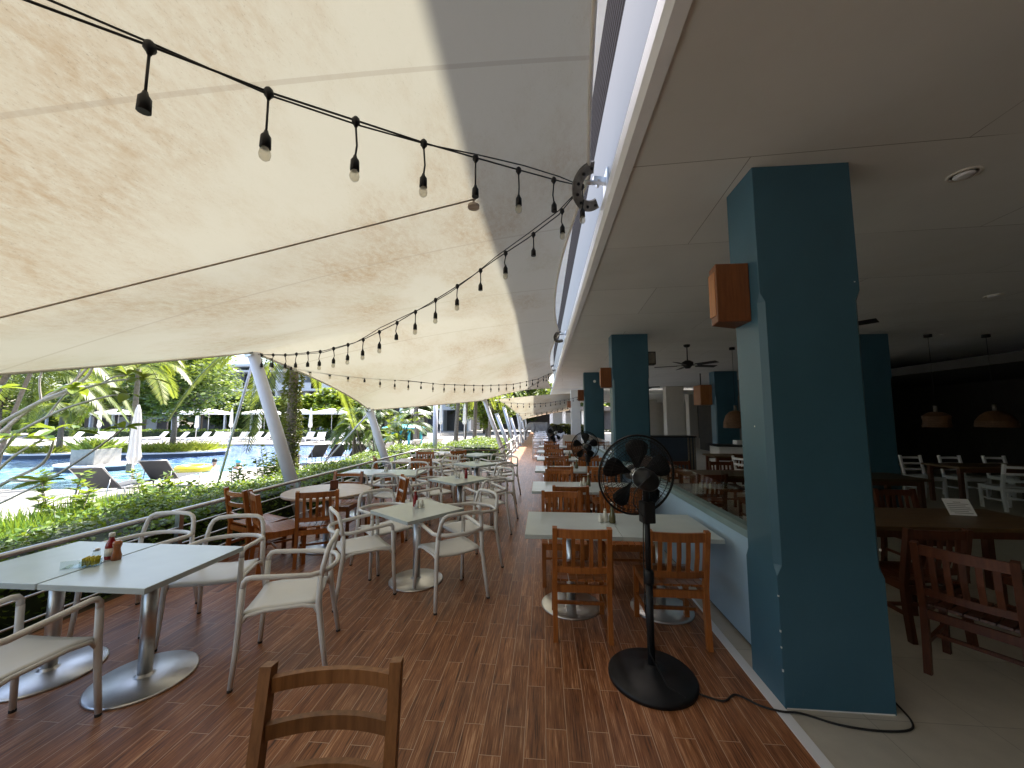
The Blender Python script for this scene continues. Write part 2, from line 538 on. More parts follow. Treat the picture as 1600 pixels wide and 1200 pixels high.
    def leaf6(s, p, d, n, l, wd):
        d = d.normalized()
        x = d.cross(n)
        if x.length < 1e-4:
            x = Vector((1, 0, 0))
        x.normalize()
        nn = x.cross(d)
        prof = ((0.0, .06), (.22, .62), (.5, 1.0), (.78, .8), (1.0, .08))
        row = []
        for t, q in prof:
            c = p + d * l * t - Vector((0, 0, l * .28 * t * t))
            row.append([s.bm.verts.new(c + x * wd / 2 * q + nn * wd * .12 * q), s.bm.verts.new(c), s.bm.verts.new(c - x * wd / 2 * q + nn * wd * .12 * q)])
        for a, b in zip(row, row[1:]):
            for k in (0, 1):
                s.bm.faces.new((a[k], a[k + 1], b[k + 1], b[k]))
    def build(s, name, mat, parent=None, smooth=False, loc=None, rot=None):
        me = bpy.data.meshes.new(name)
        bmesh.ops.recalc_face_normals(s.bm, faces=s.bm.faces) if len(s.bm.faces) < 6000 else None
        s.bm.to_mesh(me)
        s.bm.free()
        me.materials.append(M[mat] if isinstance(mat, str) else mat)
        if smooth:
            for p in me.polygons:
                p.use_smooth = True
        o = bpy.data.objects.new(name, me)
        COL.objects.link(o)
        if parent is not None:
            o.parent = parent
        if loc is not None:
            o.location = loc
        if rot is not None:
            o.rotation_euler = rot
        return o

def tag(o, label, cat, group=None):
    o['label'] = label
    o['category'] = cat
    if group:
        o['group'] = group
    return o

def thing(name, label, cat, loc=(0, 0, 0), rz=0, group=None):
    o = bpy.data.objects.new(name, None)
    o.empty_display_size = 0.1
    COL.objects.link(o)
    o.location = loc
    o.rotation_euler = (0, 0, rz)
    return tag(o, label, cat, group)

def struct(o):
    o['kind'] = 'structure'
    return o

KIDS = {}
def kids(o):
    return [c for c in o.children]

def dup(root, loc, rz, label, group=None, scale=None):
    def cp(o, par):
        c = o.copy()
        COL.objects.link(c)
        if par is not None:
            c.parent = par
        for k in o.children:
            cp(k, c)
        return c
    r = cp(root, None)
    r.location = loc
    r.rotation_euler = (0, 0, rz)
    if scale:
        r.scale = (scale,) * 3
    r['label'] = label
    if group:
        r['group'] = group
    return r

USED = set()
def place(proto, loc, rz, label, group=None, scale=None):
    """first use moves the prototype itself, later uses copy it"""
    if len(loc) == 2:
        loc = (*loc, 0)
    if id(proto) not in USED:
        USED.add(id(proto))
        proto.location = loc
        proto.rotation_euler = (0, 0, rz)
        if scale:
            proto.scale = (scale,) * 3
        proto['label'] = label
        if group:
            proto['group'] = group
        return proto
    return dup(proto, loc, rz, label, group, scale)

def face(fx, fy):
    return math.atan2(-fx, fy)

def arc(c, r, a0, a1, n, ax, ay):
    c, ax, ay = Vector(c), Vector(ax), Vector(ay)
    return [c + ax * r * math.cos(a0 + (a1 - a0) * i / n) + ay * r * math.sin(a0 + (a1 - a0) * i / n) for i in range(n + 1)]

def lerp(a, b, t):
    return a + (b - a) * t

def sag_line(a, b, sag, n):
    a, b = Vector(a), Vector(b)
    return [a.lerp(b, i / n) - Vector((0, 0, 4 * sag * (i / n) * (1 - i / n))) for i in range(n + 1)]

# ================================================================== SETTING
# terrace outline: outer railing line at x=-3.9, steps in to x=-1.4 at y=11.5
m = MB(); m.prism([(-4.0, -14), (1.32, -14), (1.32, 44), (-1.45, 44), (-1.45, 11.5), (-4.0, 11.5)], -0.9, 0.0)
struct(m.build('terrace_floor', 'floor'))
m = MB(); m.box(1.32, 1.385, -14, 44, -0.9, 0.004)
struct(m.build('threshold_strip', 'white_paint'))
m = MB(); m.box(1.385, 15, -14, 44, -0.9, 0.0)
struct(m.build('restaurant_floor', 'beige_tile'))
m = MB(); m.quad((-260, -120, -1.5), (200, -120, -1.5), (200, 260, -1.5), (-260, 260, -1.5))
struct(m.build('ground', 'soil'))
m = MB(); m.quad((-70, 4, -0.5), (-5, 4, -0.5), (-5, 30, -0.5), (-70, 30, -0.5))
struct(m.build('pool_water', 'water'))
# pool deck: slab with the pool cut out of its outline, and planting bed behind the railing
m = MB()
m.prism([(-5.9, -30), (-5.9, 12), (-1.45, 12), (-1.45, 44), (9, 44), (9, 62), (-120, 62), (-120, 24.6), (-39, 24.6), (-28.5, 26.8), (-22.8, 28.0), (-13.8, 27.6), (-9.9, 25), (-9.0, 20.5), (-8.9, 18.3), (-10.4, 17.3), (-11.6, 15.5), (-12.3, 13.2), (-13.2, 9.9), (-16, 9.7), (-120, 9.7), (-120, -30)], -1.4, -0.38)
struct(m.build('pool_deck', 'deck'))
m = MB(); m.prism([(-7.1, -14), (-4.0, -14), (-4.0, 11.5), (-1.45, 11.5), (-1.45, 12), (-7.1, 12)], -1.4, -0.05)
struct(m.build('planting_bed', 'soil'))
# lawn strip behind the hedge
m = MB()
for i in range(15000):
    x = random.uniform(-7.1, -5.4); y = random.uniform(-1, 8.5)
    p = Vector((x, y, -0.06)); a = random.uniform(0, 6.28)
    e = 1.0 if y < 5.5 else max(.4, 1 - (y - 5.5) * .25)
    m.leaf(p, Vector((0.45 * math.cos(a), 0.45 * math.sin(a), 1)), Vector((math.cos(a), math.sin(a), 0)), random.uniform(0.32, 0.72) * e, 0.024)
o = m.build('lawn', 'grass'); o['kind'] = 'stuff'; o['label'] = 'green grass growing behind the clipped hedge'; o['category'] = 'grass'

m = MB()
rw = random.Random(31)
for i in range(15000):
    a = rw.uniform(R(60), R(205)); r_ = rw.uniform(85, 97)
    hh = 9 + 3.5 * math.sin(a * 9) + 2 * math.sin(a * 23 + 1)
    z = -1.5 + hh * rw.random() ** .75
    d = Vector((rw.gauss(0, 1), rw.gauss(0, 1), rw.gauss(0, .6)))
    l = rw.uniform(1.2, 2.6)
    m.leaf(Vector((r_ * math.cos(a), r_ * math.sin(a), z)), d, Vector((rw.gauss(0, 1), rw.gauss(0, 1), 1)), l, l * .6)
o = m.build('far_wood', 'leaf_dark'); o['kind'] = 'stuff'; o['label'] = 'far belt of dark green trees behind the resort'; o['category'] = 'trees'

# ---- restaurant building: ceiling slab, fascia, upper storey, walls (one building)
bld = thing('restaurant_building', 'white hotel wing with deep flat ceiling and dark dining hall behind the columns', 'building', (0.57, 0, 3.33))
def P(mb, name, mat, **k):
    o = mb.build(name, mat, bld, **k)
    o.location = (-0.57, 0, -3.33)
    return o
m = MB(); m.box(0.60, 15, -14, 21, 3.33, 3.40)
P(m, 'ceiling', 'ceiling')
# fascia: bevelled lower lip, then the upright face
m = MB()
for a, b in (((0.60, 3.322), (0.535, 3.330)), ((0.535, 3.330), (0.505, 3.360)), ((0.505, 3.360), (0.500, 3.455)), ((0.500, 3.455), (0.57, 3.475))):
    m.quad((a[0], -14, a[1]), (b[0], -14, b[1]), (b[0], 21, b[1]), (a[0], 21, a[1]))
P(m, 'fascia_lip', 'white_paint')
m = MB(); m.box(0.57, 0.80, -14, 21, 3.41, 4.46)
P(m, 'fascia', 'fascia')
m = MB()
for k in range(11):
    m.box(0.60, 0.66, -14, 21, 4.50 + k * 0.085, 4.565 + k * 0.085)
m.box(0.70, 0.72, -14, 21, 4.47, 5.45)  # solid board added behind the slats to darken their gaps
P(m, 'louver_railing', 'brown_louver')
m = MB(); m.box(0.80, 15, -14, 44, 4.2, 4.46); m.box(1.9, 15, -14, 44, 4.46, 13.0); m.box(0.60, 1.9, -14, 44, 7.3, 7.6); m.box(0.60, 1.9, -14, 44, 10.3, 10.6); m.box(0.60, 0.75, -14, 44, 7.6, 8.5); m.box(0.60, 0.75, -14, 44, 10.6, 13.0)
P(m, 'upper_storey', 'hotel_white')
m = MB(); m.box(13.0, 13.2, -14, 33, 0, 3.33); m.box(-4.0, 13, -14.2, -14, 0, 4.2)  # second box: unseen wall added behind the camera to block sky light
P(m, 'back_wall_and_sky_blocker', 'dark_wall')
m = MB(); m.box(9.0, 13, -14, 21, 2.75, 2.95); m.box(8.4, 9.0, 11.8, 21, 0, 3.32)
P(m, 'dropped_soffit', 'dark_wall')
m = MB(); m.box(2.2, 13, 21, 33, 3.0, 3.2)
P(m, 'rear_hall_ceiling', 'ceiling')
m = MB(); m.box(7.4, 13, 33, 33.2, 0, 3.0)
P(m, 'rear_wall', 'beige_col')

# ---- columns
def column_mesh(w, d, h, cham=True):
    mb = MB()
    zs = [(0, .002), (.74, .002), (.80, .032), (2.42, .032), (2.48, .002), (h, .002)] if cham else [(0, .002), (h, .002)]
    rows = []
    for z, c in zs:
        rows.append([mb.bm.verts.new(p) for p in ((c, 0, z), (w - c, 0, z), (w, c, z), (w, d - c, z), (w - c, d, z), (c, d, z), (0, d - c, z), (0, c, z))])
    for a, b in zip(rows, rows[1:]):
        for k in range(8):
            mb.bm.faces.new((a[k], a[(k + 1) % 8], b[(k + 1) % 8], b[k]))
    mb.bm.faces.new(rows[-1])
    mb.bm.faces.new(rows[0][::-1])
    return mb
def column(x, y, w, d, mat, label, cham=True, h=3.33, z=0):
    t = thing('column', label, 'column', (x, y, z))
    column_mesh(w, d, h, cham).build('shaft', mat, t)
    return t
c1 = column(1.385, 2.44, 0.60, 0.34, 'teal', 'big teal column nearest the camera with chipped paint at its foot')
m = MB()
for (x, y, z, sx, sz) in ((0.0, 0.0, 0.42, .005, .012), (0.0, 0.0, 0.33, .004, .010), (0.0, 0.0, 0.20, .005, .014), (0.0, 0.0, 0.62, .006, .009), (0.585, -.001, 0.90, .006, .012), (0.57, -.001, 2.53, .006, .006), (0.0, 0.14, 1.62, .001, .010)):
    m.box(x - .0015, x + sx, y - .0015, y + .006, z, z + sz)
m.box(0.01, 0.59, -.0015, .0, 0.0, 0.006)
m.build('paint_chip', 'paint_chip', c1)
column(1.36, 7.40, 0.70, 0.34, 'teal', 'second teal column from the camera, behind the near pedestal fan')
column(1.48, 13.6, 0.70, 0.34, 'teal', 'third teal column along the walkway with a small white sensor near its top')
m = MB(); m.lathe([(.05, 0), (.05, .02), (.035, .04)], 14, (1.86, 13.597, 3.0), axis=Vector((0, -1, 0)))
tag(m.build('wall_sensor', 'white_paint'), 'small white sensor high on the third teal column', 'sensor')
column(1.66, 22.4, 0.55, 0.5, 'beige_col', 'pale beige column at the far end of the walkway ceiling', False)
column(2.15, 19.0, 0.5, 0.5, 'beige_col', 'pale beige column just behind the third teal column', False)
column(6.15, 7.78, 0.62, 0.4, 'teal', 'dark teal column inside the hall right behind the big near column')
column(6.05, 13.65, 0.78, 0.4, 'teal', 'teal column inside the hall beside the wicker pendant lamp')
column(8.7, 11.2, 0.55, 0.4, 'teal', 'dim teal column deep in the dark hall by the serving counter')
for (x, y, w_, lb) in ((6.4, 20.0, 0.9, 'wide pale column beyond the navy counter'), (8.1, 21.5, 0.45, 'slim white column right of the wide pale one'), (10.2, 22.5, 0.5, 'slim white column under the orange hanging cabinet'), (7.4, 28.0, 0.9, 'pale column in the bright rear hall farthest from camera')):
    column(x, y, w_, 0.5, 'beige_col', lb, False, 3.0 if y > 21 else 3.33)

# ---- half wall with glass between columns
def half_wall(y0, y1, label, x=1.50):
    t = thing('half_wall', label, 'half wall', (x, y0, 0))
    L_ = y1 - y0
    m = MB(); m.box(0.0, 0.10, 0, L_, 0.03, 0.80); m.build('panel', 'blue_wall', t)
    m = MB(); m.box(-0.012, 0.115, 0, L_, 0.80, 0.855); m.build('ledge', 'teal_trim', t)
    m = MB(); m.box(-0.004, 0.104, -0.03, -0.002, 0.03, 0.86); m.build('end_trim', 'teal_trim', t)
    m = MB(); m.box(0.02, 0.08, 0.02, L_, 0.0, 0.03); m.build('painted_shadow_line', 'black', t)  # black strip stands in for the shadow line under the panel
    m = MB(); m.box(0.045, 0.055, 0.05, L_ - 0.05, 0.855, 1.12); m.build('glass_panel', 'glass', t)
half_wall(2.81, 7.37, 'pale blue half wall with glass top between first and second teal columns')
half_wall(7.77, 13.57, 'pale blue half wall between second and third teal columns')

# ---- terrace railing
def railing(pts, label):
    t = thing('terrace_railing', label, 'railing', (*pts[0], 0))
    o_ = Vector((*pts[0], 0))
    V = [Vector((*p, 0)) - o_ for p in pts]
    up = lambda z: [v + Vector((0, 0, z)) for v in V]
    m = MB(); m.tube(up(0.70), 0.023, 10); m.build('handrail', 'steel_dull', t)
    for z in (0.17, 0.35, 0.53):
        m = MB(); m.tube(up(z), 0.0085, 6); m.build('rail_bar', 'steel_dull', t)
    for a, b in zip(V, V[1:]):
        n = max(1, round((b - a).length / 1.9))
        for i in range(n):
            p = a.lerp(b, i / n) + Vector((0, 0, 0))
            m = MB(); m.bar(p, p + Vector((0, 0, 0.69)), 0.05, 0.05, (1, 0, 0)); m.build('post', 'steel_dull', t)
railing([(-3.85, -13.5), (-3.85, 11.4), (-1.40, 11.4)], 'steel railing along the hedge beside the near dining tables')
railing([(-1.40, 11.45), (-1.40, 34)], 'steel railing running on along the narrow far walkway')

# ---- hedge
def hedge(x0, x1, y0, y1, z0, z1, n, size, label, mat='leaf_hedge', cat='hedge', group=None):
    t = thing('hedge', label, cat, ((x0 + x1) / 2, (y0 + y1) / 2, z0), 0, group)
    cx, cy = (x0 + x1) / 2, (y0 + y1) / 2
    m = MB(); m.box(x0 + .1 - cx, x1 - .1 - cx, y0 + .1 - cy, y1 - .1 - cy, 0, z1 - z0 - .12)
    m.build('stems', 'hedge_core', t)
    m = MB()
    W, D, H = x1 - x0, y1 - y0, z1 - z0
    for i in range(n):
        r = random.random()
        if r < .55:
            p = Vector((random.uniform(0, W), random.uniform(0, D), H + .05 * math.sin(i * .37) - abs(random.gauss(0, .07))))
        elif r < .85:
            p = Vector((random.choice((random.uniform(0, .12), W - random.uniform(0, .12))), random.uniform(0, D), H * random.random() ** .7))
        else:
            p = Vector((random.uniform(0, W), random.choice((0, D)), H * random.random()))
        p.z += .05 * math.sin(p.y * 2.3) + .04 * math.sin(p.x * 5 + p.y)
        if p.x < .25 or p.x > W - .25:
            p.z *= 0.95
        a, b = random.uniform(0, 6.28), random.uniform(-.4, .9)
        d = Vector((math.cos(a), math.sin(a), b))
        nn = Vector((random.gauss(0, .6), random.gauss(0, .6), 1))
        l = size * random.uniform(.6, 1.5)
        m.leaf(p + Vector((x0 - cx, y0 - cy, 0)), d, nn, l, l * .55, random.uniform(-.1, .15) * l)
    m.build('foliage', mat, t)
    return t
hedge(-5.5, -4.15, -13, -1.5, -0.25, 0.8, 9000, .09, 'unseen hedge added beside the terrace behind the camera')  # added out of view to close the low opening against sky light
hedge(-5.45, -4.15, -1.5, 4.4, -0.25, 0.60, 15000, .055, 'bright green hedge at lower left beside the nearest turquoise tables')
hedge(-5.45, -4.12, 4.35, 11.45, -0.25, 0.60, 16000, .055, 'long clipped hedge at the foot of the tall leaning white mast')
hedge(-5.6, -3.6, 12.6, 15.5, -0.38, 0.62, 5000, .08, 'short clipped hedge left of the plain vertical white post', 'leaf_hedge')
hedge(-4.0, -1.8, 14.8, 20.5, -0.38, 0.62, 7000, .08, 'clipped hedge beside the far walkway railing and leaning masts', 'leaf_hedge')

# ================================================================== SHADE CANOPY
MASTS = [  # y, x top, z top, base x
    (-1.7, -4.9, 2.85, -3.95), (2.1, -4.75, 1.90, -3.95), (5.98, -5.03, 2.82, -3.95), (9.62, -4.65, 1.90, -3.95)]
FAR = [(14.57, -2.32, 2.39), (16.97, -2.13, 1.83), (19.4, -2.05, 2.2), (22.4, -1.95, 1.66), (26.0, -1.80, 1.95), (30.3, -1.70, 1.47), (34.5, -1.7, 1.75)]
def mast(y, xt, zt, xb, label, guy=None, r=0.10):
    t = thing('mast', label, 'mast', (xb, y, 0), 0, 'leaning canopy masts')
    top = Vector((xt - xb, 0, zt))
    m = MB(); m.tube([(0, 0, 0), top * .5, top * .985], [r, r, r * .95], 16); m.build('pole', 'mast_paint', t, False)
    m = MB(); m.lathe([(.16, 0), (.16, .015), (.11, .016), (.11, .05)], 16); m.build('base_plate', 'mast_paint', t)
    m = MB(); m.bar(top * .97 + Vector((0, -.10, 0)), top * 1.02 + Vector((0, -.10, .02)), .02, .16, (0, 0, 1)); m.bar(top * .97 + Vector((0, .10, 0)), top * 1.02 + Vector((0, .10, .02)), .02, .16); m.tube([top + Vector((0, -.13, 0)), top + Vector((0, .13, 0))], .025, 8)
    m.build('head_fitting', 'steel_dull', t)
    if guy:
        for g in guy:
            m = MB(); m.tube([top * .97, Vector(g) - Vector((xb, y, 0))], .022, 8); m.build('tie_rod', 'mast_paint', t)
mast(*MASTS[0], 'leaning white mast behind the camera holding the first light string')
mast(*MASTS[1], 'short leaning white mast at left end of the near turquoise tables')
mast(*MASTS[2], 'tallest leaning white mast, rising behind the round teak table', [(-6.6, 7.0, -.3)])
mast(*MASTS[3], 'leaning white mast at the low canopy corner by the areca palms', [(-6.9, 10.3, -.3), (-5.3, 11.9, -.3)])
ords = ['first', 'second', 'third', 'fourth', 'fifth', 'sixth', 'seventh']
for i, (y, xt, zt) in enumerate(FAR):
    mast(y, xt, zt, -1.45, ords[i] + ' leaning mast along the narrow far walkway railing, counted from the camera', None, .085)
t = thing('support_post', 'plain vertical white steel post standing beyond the terrace corner', 'post', (-3.95, 13.4, -.38))
m = MB(); m.tube([(0, 0, 0), (0, 0, 2.75)], .085, 16); m.build('post_shaft', 'mast_paint', t)
m = MB(); m.lathe([(.15, 0), (.15, .02), (.1, .021), (.1, .06)], 16); m.build('base_plate', 'mast_paint', t)

def scallop(keys, y, bow):
    """keys: sorted (y,x,z); bow pulls the edge to +x between keys"""
    for a, b in zip(keys, keys[1:]):
        if a[0] <= y <= b[0]:
            t = (y - a[0]) / (b[0] - a[0])
            return lerp(a[1], b[1], t) + bow * 4 * t * (1 - t), lerp(a[2], b[2], t)
    return (keys[-1][1], keys[-1][2]) if y > keys[-1][0] else (keys[0][1], keys[0][2])
OUT1 = [(-13.2, -4.75, 1.9), (-9.4, -4.9, 2.8), (-5.5, -4.75, 1.9), (-1.7, -4.9, 2.85), (2.1, -4.75, 1.90), (5.98, -5.03, 2.82), (9.62, -4.65, 1.90), (14.57, -2.32, 2.39)]
INN1 = [(-13.2, .42, 3.78), (-8.6, .42, 3.78), (-2.9, .42, 3.78), (3.15, .42, 3.80), (9.15, .42, 3.78), (15.0, .42, 3.50), (16.4, .42, 2.98)]
def canopy_pt(u, yi, yo, out, inn, bow_o, bow_i, bump_):
    xi, zi = scallop(inn, yi, -bow_i)
    xo, zo = scallop(out, yo, bow_o)
    return Vector((lerp(xi, xo, u), lerp(yi, yo, u), lerp(zi, zo, u) + bump_ * 4 * u * (1 - u)))
def canopy(label, out, inn, yi0, yi1, yo0, yo1, bo, bi, bu, nu=28, nv=150):
    t = thing('shade_canopy', label, 'canopy', (0, 0, 0))
    m = MB()
    rows = []
    for j in range(nv + 1):
        f = j / nv
        rows.append([m.bm.verts.new(canopy_pt(i / nu, lerp(yi0, yi1, f), lerp(yo0, yo1, f), out, inn, bo, bi, bu)) for i in range(nu + 1)])
    for a, b in zip(rows, rows[1:]):
        for i in range(nu):
            fc = m.bm.faces.new((a[i], a[i + 1], b[i + 1], b[i])); fc.smooth = True
    m.build('membrane', 'membrane', t)
    for u, nm in ((0, 'edge_hem'), (1, 'edge_hem')):
        m = MB()
        m.tube([canopy_pt(u, lerp(yi0, yi1, j / nv), lerp(yo0, yo1, j / nv), out, inn, bo, bi, bu) - Vector((0, 0, .012)) for j in range(nv + 1)], .014, 6)
        m.build(nm, 'cloth_cream', t)
    m = MB()
    m.tube([canopy_pt(i / nu, yi1, yo1, out, inn, bo, bi, bu) for i in range(nu + 1)], .014, 6)
    m.build('edge_hem', 'cloth_cream', t)
canopy('weathered cream tensile canopy stretched over the near dining tables', OUT1, INN1, -13.2, 16.4, -13.2, 14.57, .22, .20, .13, 28, 230)
OUT2 = [(23.5, -2.9, 2.85), (26.0, -1.8, 1.95), (30.3, -1.7, 1.5), (34.5, -1.7, 1.75), (42, -1.7, 1.65)]
INN2 = [(24, 1.9, 3.25), (30, 2.4, 3.0), (36, 2.6, 2.75), (42, 2.8, 2.5)]
canopy('pale second canopy over the far end of the walkway', OUT2, INN2, 24, 42, 23.5, 42, .10, .0, .05, 16, 80)

# membrane clamps on the fascia
def clamp(y, label, s=1.0):
    t = thing('membrane_clamp', label, 'clamp', (.40, y, 3.80), 0, 'steel canopy clamps on the fascia')
    m = MB()
    n = 16
    rows = []
    for i in range(n + 1):
        a = R(75) + R(210) * i / n
        rr = [(.17, .012), (.17, -.012), (.095, -.012), (.095, .012)]
        rows.append([m.bm.verts.new(Vector((r_ * math.cos(a) * 1.05 + .06, r_ * math.sin(a) * 1.25, z_ - .15 * 0))) for r_, z_ in rr])
    for a, b in zip(rows, rows[1:]):
        for k in range(4):
            m.bm.faces.new((a[k], b[k], b[(k + 1) % 4], a[(k + 1) % 4]))
    m.bm.faces.new(rows[0]); m.bm.faces.new(rows[-1][::-1])
    o = m.build('ring_plate', 'dark_metal', t, loc=(-.02, -.02, -.13), rot=(R(-32), R(-22), 0))
    for i in range(7):
        a = R(85) + R(190) * i / 6
        m = MB(); m.lathe([(.013, 0), (.013, .012), (.006, .013), (.006, .022)], 8, (.132 * math.cos(a) * 1.05 + .06, .132 * math.sin(a) * 1.25, -.016), axis=Vector((0, 0, -1)))
        m.build('bolt', 'black', o)
    m = MB(); m.bar((.05, -.02, -.04), (.17, -.0, -.05), .05, .05); m.tube([(-.02, 0, -.05), (.08, 0, -.05)], .022, 8); m.tube([(.10, -.06, -.05), (.10, .06, -.05)], .016, 8)
    m.build('shackle', 'steel', t)
    m = MB(); m.box(.155, .169, -.10, .10, -.15, .02); m.build('wall_plate', 'white_paint', t)
clamp(3.15, 'rusty half ring canopy clamp nearest the camera, where the light strings meet')
clamp(9.15, 'half ring canopy clamp on the fascia at the second canopy point')
clamp(14.95, 'canopy clamp on the fascia at the far end of the near canopy')

# strap and disc under the membrane
m = MB(); m.tube([(-.50, 2.66, 3.345), (-1.9, 2.3, 2.81), (-3.3, 1.95, 2.29), (-4.72, 1.62, 1.86)], .006, 6)
tag(m.build('strap_cable', 'teak_grey'), 'thin brown strap stretched below the cream canopy', 'strap')
t = thing('canopy_disc', 'small round brown plate under the canopy at the strap end', 'plate', (-.52, 2.67, 3.28))
m = MB(); m.lathe([(.045, 0), (.045, .02)], 20); m.build('disc', 'teak_grey', t)
m = MB(); m.tube([(0, 0, .02), (0, 0, .16)], .008, 6); m.build('rod', 'teak_grey', t)

# string lights
def light_string(pts, spacing, label, drop=.20, first=.25, bare=None, twin=True, detail=True):
    """pts: cable support curve"""
    t = thing('string_lights', label, 'string lights', pts[0], 0, 'festoon light strings under the canopies')
    o_ = Vector(pts[0])
    P_ = [Vector(p) - o_ for p in pts]
    m = MB(); m.tube(P_, .0052, 6); m.build('cable', 'black_cable', t)
    if twin:
        Q = [p + Vector((0, 0, .035 * math.sin(i * .9) + .012)) for i, p in enumerate(P_)]
        Q[0] = P_[0]; Q[-1] = P_[-1]
        m = MB(); m.tube(Q, .0045, 6); m.build('carrier_wire', 'black_cable', t)
    acc = 0; nxt = first; k = 0
    for a, b in zip(P_, P_[1:]):
        L_ = (b - a).length
        while nxt <= acc + L_:
            p = a.lerp(b, (nxt - acc) / L_)
            m = MB()
            sway = random.uniform(-.012, .012)
            m.lathe([(.010, .02), (.020, .008), (.022, -.016), (.012, -.028), (.007, -.04)], 8, p)
            m.tube([p + Vector((0, 0, -.03)), p + Vector((sway, sway, -drop * .5)), p + Vector((0, sway, -drop + .075))], .0055, 6)
            m.lathe([(.008, .085), (.012, .07), (.022, .055), (.024, 0), (.021, 0)], 10, p + Vector((0, sway, -drop)))
            bo = m.build('bulb_socket', 'black', t)
            if detail and (k % 2 == 0 or random.random() < .35):
                m = MB()
                m.lathe([(.014, .0), (.022, -.014), (.026, -.032), (.022, -.05), (.012, -.060), (.002, -.063)], 12, p + Vector((0, sway, -drop)))
                m.build('glass_bulb', 'bulb_glass', bo)
            nxt += spacing; k += 1
        acc += L_
CL1 = (.36, 3.18, 3.74)
CL3 = (.36, 14.95, 3.50)
MT = (-5.0, 6.0, 2.78)
M4 = (-2.28, 14.55, 2.36)
light_string([CL1, (.15, 2.95, 3.645), (-.13, 2.66, 3.545), (-.42, 2.37, 3.45), (-.69, 2.08, 3.35), (-.98, 1.80, 3.28), (-1.26, 1.52, 3.205), (-1.53, 1.23, 3.15), (-1.79, .97, 3.10), (-2.6, .2, 2.98), (-3.7, -.8, 2.88), (-4.85, -1.65, 2.83)], .40, 'nearest string of hanging bulbs crossing the upper left under the canopy', .28, .0)
light_string([CL1, (.16, 3.33, 3.57), (-.14, 3.49, 3.43), (-.47, 3.66, 3.31), (-.75, 3.82, 3.2), (-1.02, 3.96, 3.1), (-1.32, 4.12, 3.0), (-1.58, 4.26, 2.925), (-1.83, 4.4, 2.85), (-2.1, 4.54, 2.785), (-2.32, 4.66, 2.735), (-2.56, 4.79, 2.70), (-3.22, 5.14, 2.66), (-4.11, 5.62, 2.70), MT], .34, 'bulb string sagging from near clamp to the tallest leaning mast', .22, .26)
light_string([MT, (-4.76, 6.88, 2.76), (-4.19, 7.79, 2.68), (-3.71, 8.54, 2.60), (-2.79, 9.99, 2.60), (-1.87, 11.44, 2.69), (-1.07, 12.69, 2.83), (-.21, 14.05, 3.14), CL3], .40, 'long bulb string from the tallest mast away to the far clamp', .17, .3)
light_string(sag_line(CL3, M4, .25, 10), .42, 'bulb string from far clamp to the first far walkway mast', .17, .3, detail=False)
light_string(sag_line(M4, (2.4, 21, 3.0), .30, 12), .42, 'bulb string from first far mast in front of the second canopy', .17, .3, detail=False)
for k, y in enumerate((25.5, 28.5, 31.5, 34.5)):
    light_string(sag_line((-1.9, y, 2.0), (2.4, y + 2, 2.75), .25, 10), .42, ords[k] + ' bulb string hung across below the pale second canopy, counted from the camera', .17, .3, twin=False, detail=False)

